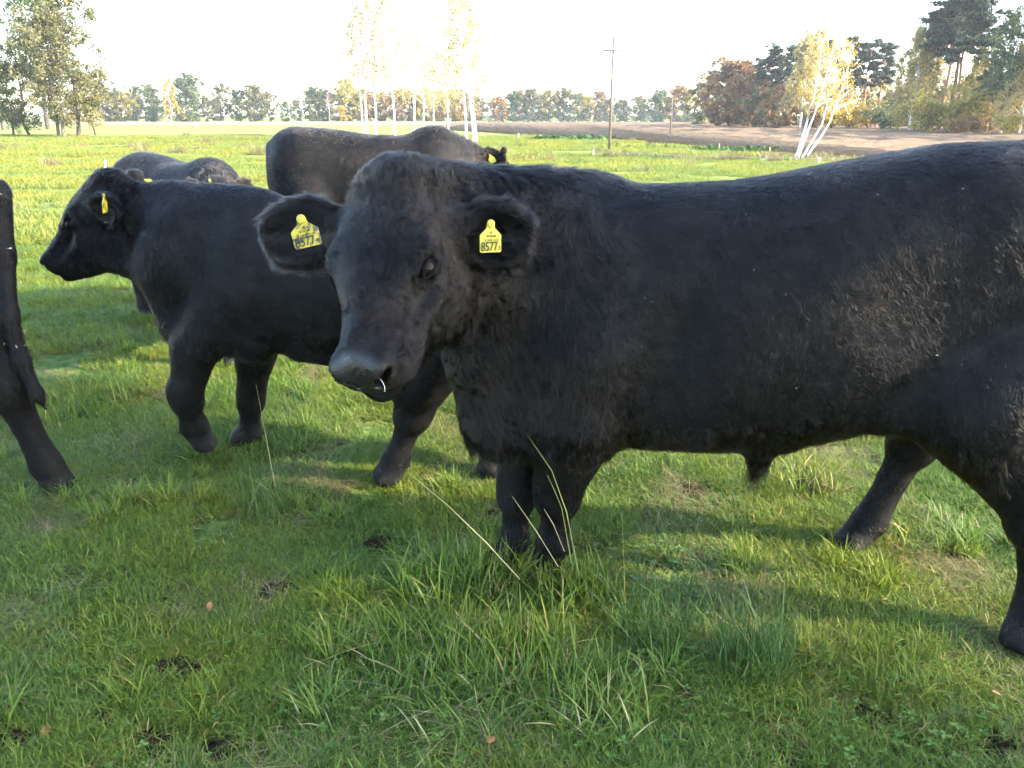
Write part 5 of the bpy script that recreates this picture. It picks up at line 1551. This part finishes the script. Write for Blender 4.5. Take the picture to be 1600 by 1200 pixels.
ip = ng.nodes.new('GeometryNodeInstanceOnPoints'); ip.inputs['Pick Instance'].default_value = True
def named(nm, dt):
    n = ng.nodes.new('GeometryNodeInputNamedAttribute'); n.data_type = dt; n.inputs['Name'].default_value = nm
    return next(o for o in n.outputs if o.enabled and o.name == 'Attribute')
cx = ng.nodes.new('ShaderNodeCombineXYZ'); ng.links.new(named('rz', 'FLOAT'), cx.inputs['Z'])
e2r = ng.nodes.new('FunctionNodeEulerToRotation'); ng.links.new(cx.outputs[0], e2r.inputs[0])
ng.links.new(ni.outputs[0], ip.inputs['Points']); ng.links.new(ci.outputs[0], ip.inputs['Instance'])
ng.links.new(named('idx', 'INT'), ip.inputs['Instance Index']); ng.links.new(e2r.outputs[0], ip.inputs['Rotation'])
ng.links.new(named('scl', 'FLOAT'), ip.inputs['Scale']); ng.links.new(ip.outputs[0], no.inputs[0])
grass.modifiers.new('scatter', 'NODES').node_group = ng

# bare mud, churned by hooves
for i, (p, w, hgt) in enumerate(MUD):
    n = 22; u, v = np.meshgrid(np.linspace(-1.3, 1.3, n), np.linspace(-1.3, 1.3, n), indexing='ij')
    ang = np.arctan2(v, u); wob = 1 + .20 * np.sin(2 * ang + i) + .14 * np.sin(5 * ang + 2 * i) + .08 * np.sin(9 * ang + i)
    rr = np.hypot(u, v) / wob
    xy = np.stack([u.ravel() * w, v.ravel() * w * .9, np.full(n * n, float(i))], 1)
    lump = vnoise(xy, .035, 90 + i)[:, 0] * .55 + vnoise(xy, .013, 91 + i)[:, 0] * .35
    zz = hgt * .6 * np.clip(1 - rr.ravel() ** 2, -1, 1) + .010 * lump + .004
    V = np.stack([xy[:, 0], xy[:, 1], zz], 1)
    I, J = np.meshgrid(np.arange(n - 1), np.arange(n - 1), indexing='ij'); I, J = I.ravel(), J.ravel()
    F = np.stack([I * n + J, (I + 1) * n + J, (I + 1) * n + J + 1, I * n + J + 1], 1)
    F = F[(rr.ravel()[F] < 1.15).all(1)]
    o = obj('mud_patch', fast_mesh('mud_patch', V, F, [MAT['bare_mud']]), None, (p.x, p.y, float(gz(np.array(p.x), np.array(p.y)))))
    tag(o, 'dark churned mud showing through the grass', kind='structure')

# tussocks: each a plant of its own
def tussock(name, px, py, label, cat, n, h0, h1, rad, width, lean, m, group=None, straw=.1, seed=1, curl=.6):
    b = on_ground(px, py); b.z = float(gz(np.array(b.x), np.array(b.y)))
    r = np.random.default_rng(seed)
    o = obj(name, blade_mesh(name, blades(n, h0, h1, rad, width, lean, r, straw, 4, curl), MAT[m]), None, b)
    return tag(o, label, cat, group)
TU = 'tussocks of longer grass in the foreground'
tussock('grass_tussock', 690, 925, 'long green grass tussock left in front of the bull forelegs', 'grass', 380, .10, .23, .15, .0026, .62, 'grass_blade', TU, .08, 1)
tussock('grass_tussock', 775, 905, 'green and amber tussock right below the bull forelegs', 'grass', 300, .09, .20, .11, .0026, .5, 'grass_blade', TU, .25, 2)
tussock('grass_tussock', 900, 930, 'leafy grass tussock right in front of the bull forelegs', 'grass', 280, .08, .18, .14, .0024, .7, 'grass_blade', TU, .08, 3)
tussock('grass_tussock', 800, 1040, 'dense upright grass tussock in the middle foreground', 'grass', 480, .10, .22, .19, .0025, .6, 'grass_blade', TU, .10, 4)
tussock('grass_tussock', 660, 1040, 'shaggy half dry tussock left in the middle foreground', 'grass', 360, .08, .18, .17, .0023, .8, 'grass_blade', TU, .16, 5)
tussock('grass_tussock', 930, 1120, 'bright grass tussock low in the right middle foreground', 'grass', 340, .08, .18, .15, .0023, .7, 'grass_blade', TU, .12, 6)
tussock('grass_tussock', 735, 1130, 'tussock with brown dead blades near the bottom edge', 'grass', 190, .06, .15, .13, .0020, 1.0, 'grass_blade', TU, .25, 7)
tussock('grass_tussock', 560, 1000, 'low spreading tussock left of the middle foreground', 'grass', 150, .06, .14, .13, .0020, .8, 'grass_blade', TU, .12, 8)
tussock('grass_tussock', 1255, 760, 'sunlit tuft behind the bull beside the churned mud', 'grass', 170, .07, .16, .16, .0024, .7, 'grass_blade', TU, .25, 9)
tussock('grass_tussock', 1450, 850, 'sunlit tuft between the bull hind legs', 'grass', 170, .06, .14, .17, .0022, .7, 'grass_blade', TU, .15, 10)
tussock('grass_tussock', 120, 640, 'deep green tuft between the left cow and the young bull', 'grass', 260, .07, .16, .28, .0028, .6, 'grass_blade', TU, .03, 11)
tussock('grass_tussock', 1500, 700, 'green tuft behind the bull at the right edge', 'grass', 240, .10, .26, .22, .0030, .6, 'grass_blade', TU, .03, 12)
RU = 'rush tussocks in the meadow'
tussock('rush_tussock', 1175, 1050, 'dark green rush tussock, the densest at lower right', 'rush', 260, .12, .25, .10, .0016, .45, 'rush_stem', RU, .06, 21, .3)
tussock('rush_tussock', 1020, 1000, 'thin dark rush tussock left of the densest one', 'rush', 170, .12, .26, .11, .0015, .6, 'rush_stem', RU, .08, 22, .3)
tussock('rush_tussock', 420, 800, 'airy grey green rush clump under the young bull belly', 'rush', 90, .14, .30, .12, .0014, .6, 'rush_stem', RU, .10, 23, .3)
tussock('rush_tussock', 1090, 930, 'sparse slanting rush clump right of the bull forelegs', 'rush', 45, .12, .26, .09, .0014, .9, 'rush_stem', RU, .1, 24, .3)
tussock('rush_tussock', 470, 640, 'thin rush clump far under the young bull chest', 'rush', 50, .12, .26, .12, .0015, .6, 'rush_stem', RU, .1, 25, .3)

# single long stalks
def stalk(pix, label, m, rad, cat='grass stalk'):
    P = [np.array(at(px, py, Y)) for px, py, Y in pix]
    b = P[0].copy()
    W = Wood(5); n = len(P)
    fine = []
    for i in range(n - 1):
        for k in range(4):
            t = k / 4; fine.append(P[i] * (1 - t) + P[i + 1] * t)
    fine.append(P[-1])
    W.tube([p - b for p in fine], [rad * (1 - .75 * i / (len(fine) - 1)) for i in range(len(fine))])
    me = fast_mesh('grass_stalk', W.V, W.F, [MAT[m]], True)
    a = me.attributes.new('tint', 'FLOAT', 'FACE'); a.data.foreach_set('value', np.full(len(W.F), .5, np.float32))
    o = obj('grass_stalk', me, None, b); tag(o, label, cat, 'single long stalks')
stalk([(812, 905, 2.20), (760, 848, 2.13), (700, 790, 2.08), (640, 740, 2.05)], 'long pale stalk slanting up left in front of the bull forelegs', 'stalk_straw', .0020)
stalk([(905, 900, 2.15), (885, 800, 2.10), (862, 735, 2.06), (824, 680, 2.02)], 'tall bending green stalk before the near foreleg', 'stalk_green', .0022)
stalk([(893, 880, 2.14), (878, 795, 2.10), (868, 770, 2.08), (855, 742, 2.06)], 'green stalk with reddish tip beside the tall bending one', 'stalk_green', .0018)
stalk([(872, 885, 2.14), (838, 830, 2.10), (800, 775, 2.07)], 'thin brown stalk crossing both bull forelegs', 'stalk_straw', .0013)
stalk([(882, 862, 2.15), (865, 820, 2.10), (850, 795, 2.08)], 'thin grey stalk before the near foreleg', 'stalk_straw', .0013)
stalk([(15, 880, G(15, 886)[1]), (80, 898, G(80, 904)[1]), (154, 908, G(154, 914)[1]), (195, 885, G(195, 892)[1]), (235, 868, G(235, 875)[1])], 'bent straw lying on the grass at lower left', 'stalk_straw', .0019)
stalk([(208, 951, G(208, 957)[1]), (222, 925, G(222, 932)[1]), (225, 870, G(225, 880)[1])], 'short upright straw beside the bent one', 'stalk_straw', .0018)
stalk([(430, 760, 2.9), (415, 680, 2.85), (400, 600, 2.8)], 'thin leaning stalk in front of the young bull planted foreleg', 'stalk_straw', .0017)
stalk([(977, 960, 2.06), (975, 890, 2.03), (972, 800, 2.0)], 'thin upright amber stalk right of the forelegs', 'stalk_green', .0013)
stalk([(815, 985, 1.95), (813, 945, 1.93), (812, 912, 1.92)], 'stout upright yellow green blade in the middle tussock', 'stalk_green', .0030)

# fallen leaves
def leaf_on_grass(px, py, size, rz, label, z=.03):
    p = on_ground(px, py, z)
    out = [(0, -1), (.25, -.6), (.5, -.35), (.38, -.1), (.62, .15), (.4, .35), (.45, .65), (.18, .75), (0, 1), (-.2, .7), (-.48, .6), (-.4, .3), (-.6, .1), (-.36, -.12), (-.48, -.4), (-.22, -.62)]
    V = [(0, 0, .10 * size)] + [(x * size * .8, y * size, .25 * size * (x * x - .3 * y)) for x, y in out]; n = len(out)
    F = [(0, i + 1, (i + 1) % n + 1) for i in range(n)]
    me = mesh_of('fallen_leaf', V, F, [MAT['leaf_litter']])
    a = me.attributes.new('tint', 'FLOAT', 'FACE'); a.data.foreach_set('value', [random.random() for _ in F])
    o = obj('fallen_leaf', me, None, p); o.rotation_euler = (.5, .1, rz); tag(o, label, 'leaf', 'fallen leaves on the grass')
leaf_on_grass(327, 948, .020, .3, 'orange oak leaf on the grass at lower left')
leaf_on_grass(1558, 1083, .017, 1.5, 'brown leaf on the grass near the lower right corner')
leaf_on_grass(192, 876, .016, 1.1, 'pale brown leaf beside the bent straw')
leaf_on_grass(70, 1145, .026, .2, 'long dull brown leaf near the lower left corner')
leaf_on_grass(768, 1155, .028, 3.0, 'tan withered leaf at the middle of the bottom edge', .05)

# low broad leaves between the blades
r = np.random.default_rng(77); V, F, T = [], [], []
for cxp, cyp, n, sp in [(930, 905, 60, .16), (1000, 900, 40, .12), (490, 890, 10, .04), (560, 1050, 26, .09), (700, 1140, 26, .09), (1010, 1130, 40, .14), (1130, 1090, 40, .12), (1300, 1060, 40, .2), (1480, 1150, 50, .16), (1350, 1180, 40, .14), (520, 1160, 24, .06), (900, 1160, 30, .1), (300, 1120, 30, .12), (120, 1080, 24, .12), (1100, 850, 30, .14)]:
    c = on_ground(cxp, cyp)
    for k in range(n):
        x, y = c.x + r.normal() * sp, c.y + r.normal() * sp; z = r.uniform(.02, .06) + float(gz(np.array(x), np.array(y)))
        s = r.uniform(.004, .010); a0 = r.uniform(0, 6.28); tt = r.random()
        for j in range(3):
            a = a0 + j * 2.09; d = np.array([math.cos(a), math.sin(a), r.uniform(-.1, .35)]); e = np.array([-d[1], d[0], r.uniform(-.2, .2)])
            b = len(V); p = np.array([x, y, z])
            V += [p, p + d * s * .8 + e * s * .55, p + d * s * 1.5 + e * s * .25, p + d * s * 1.5 - e * s * .25, p + d * s * .8 - e * s * .55]
            F += [(b, b + 1, b + 2), (b, b + 2, b + 3), (b, b + 3, b + 4)]; T += [tt] * 3
tag(obj('clover', blade_mesh('clover', (np.array(V), np.array(F), np.array(T)), MAT['clover_leaf'])), 'low clover and buttercup leaves in the turf', kind='stuff')

# sedge and dead grass along the ditch
for px, py, n, w, m, lb in [(895, 220, 260, 2.6, 'rush_stem', 'dark sedge strip left of the power pole'), (1000, 233, 200, 1.6, 'grass_far', 'green sedge behind the power pole'), (1150, 238, 420, 2.0, 'rush_stem', 'dark sedge bank in the ditch left of the fanned birch'),
                           (1230, 247, 300, 1.2, 'grass_dry', 'tawny grass at the foot of the fanned birch'), (1040, 248, 120, .5, 'grass_dry', 'tawny grass tuft in the sunny field'), (980, 246, 200, .9, 'grass_dry', 'straw coloured patch below the power pole'),
                           (1300, 252, 260, 1.4, 'grass_dry', 'tawny grass right of the fanned birch'), (820, 250, 120, .6, 'grass_dry', 'dry tall grass right of the back cow head')]:
    b = on_ground(px, py); r = np.random.default_rng(px)
    hh = .010 * b.y
    V, F, T = blades(n, hh * .4, hh, 1.0, .0011 * b.y, .6, r, .1, 3)
    V[:, 0] *= w; V[:, 1] *= w * .5
    o = obj('sedge', blade_mesh('sedge', (V, F, T), MAT[m]), None, b); tag(o, lb, kind='stuff')
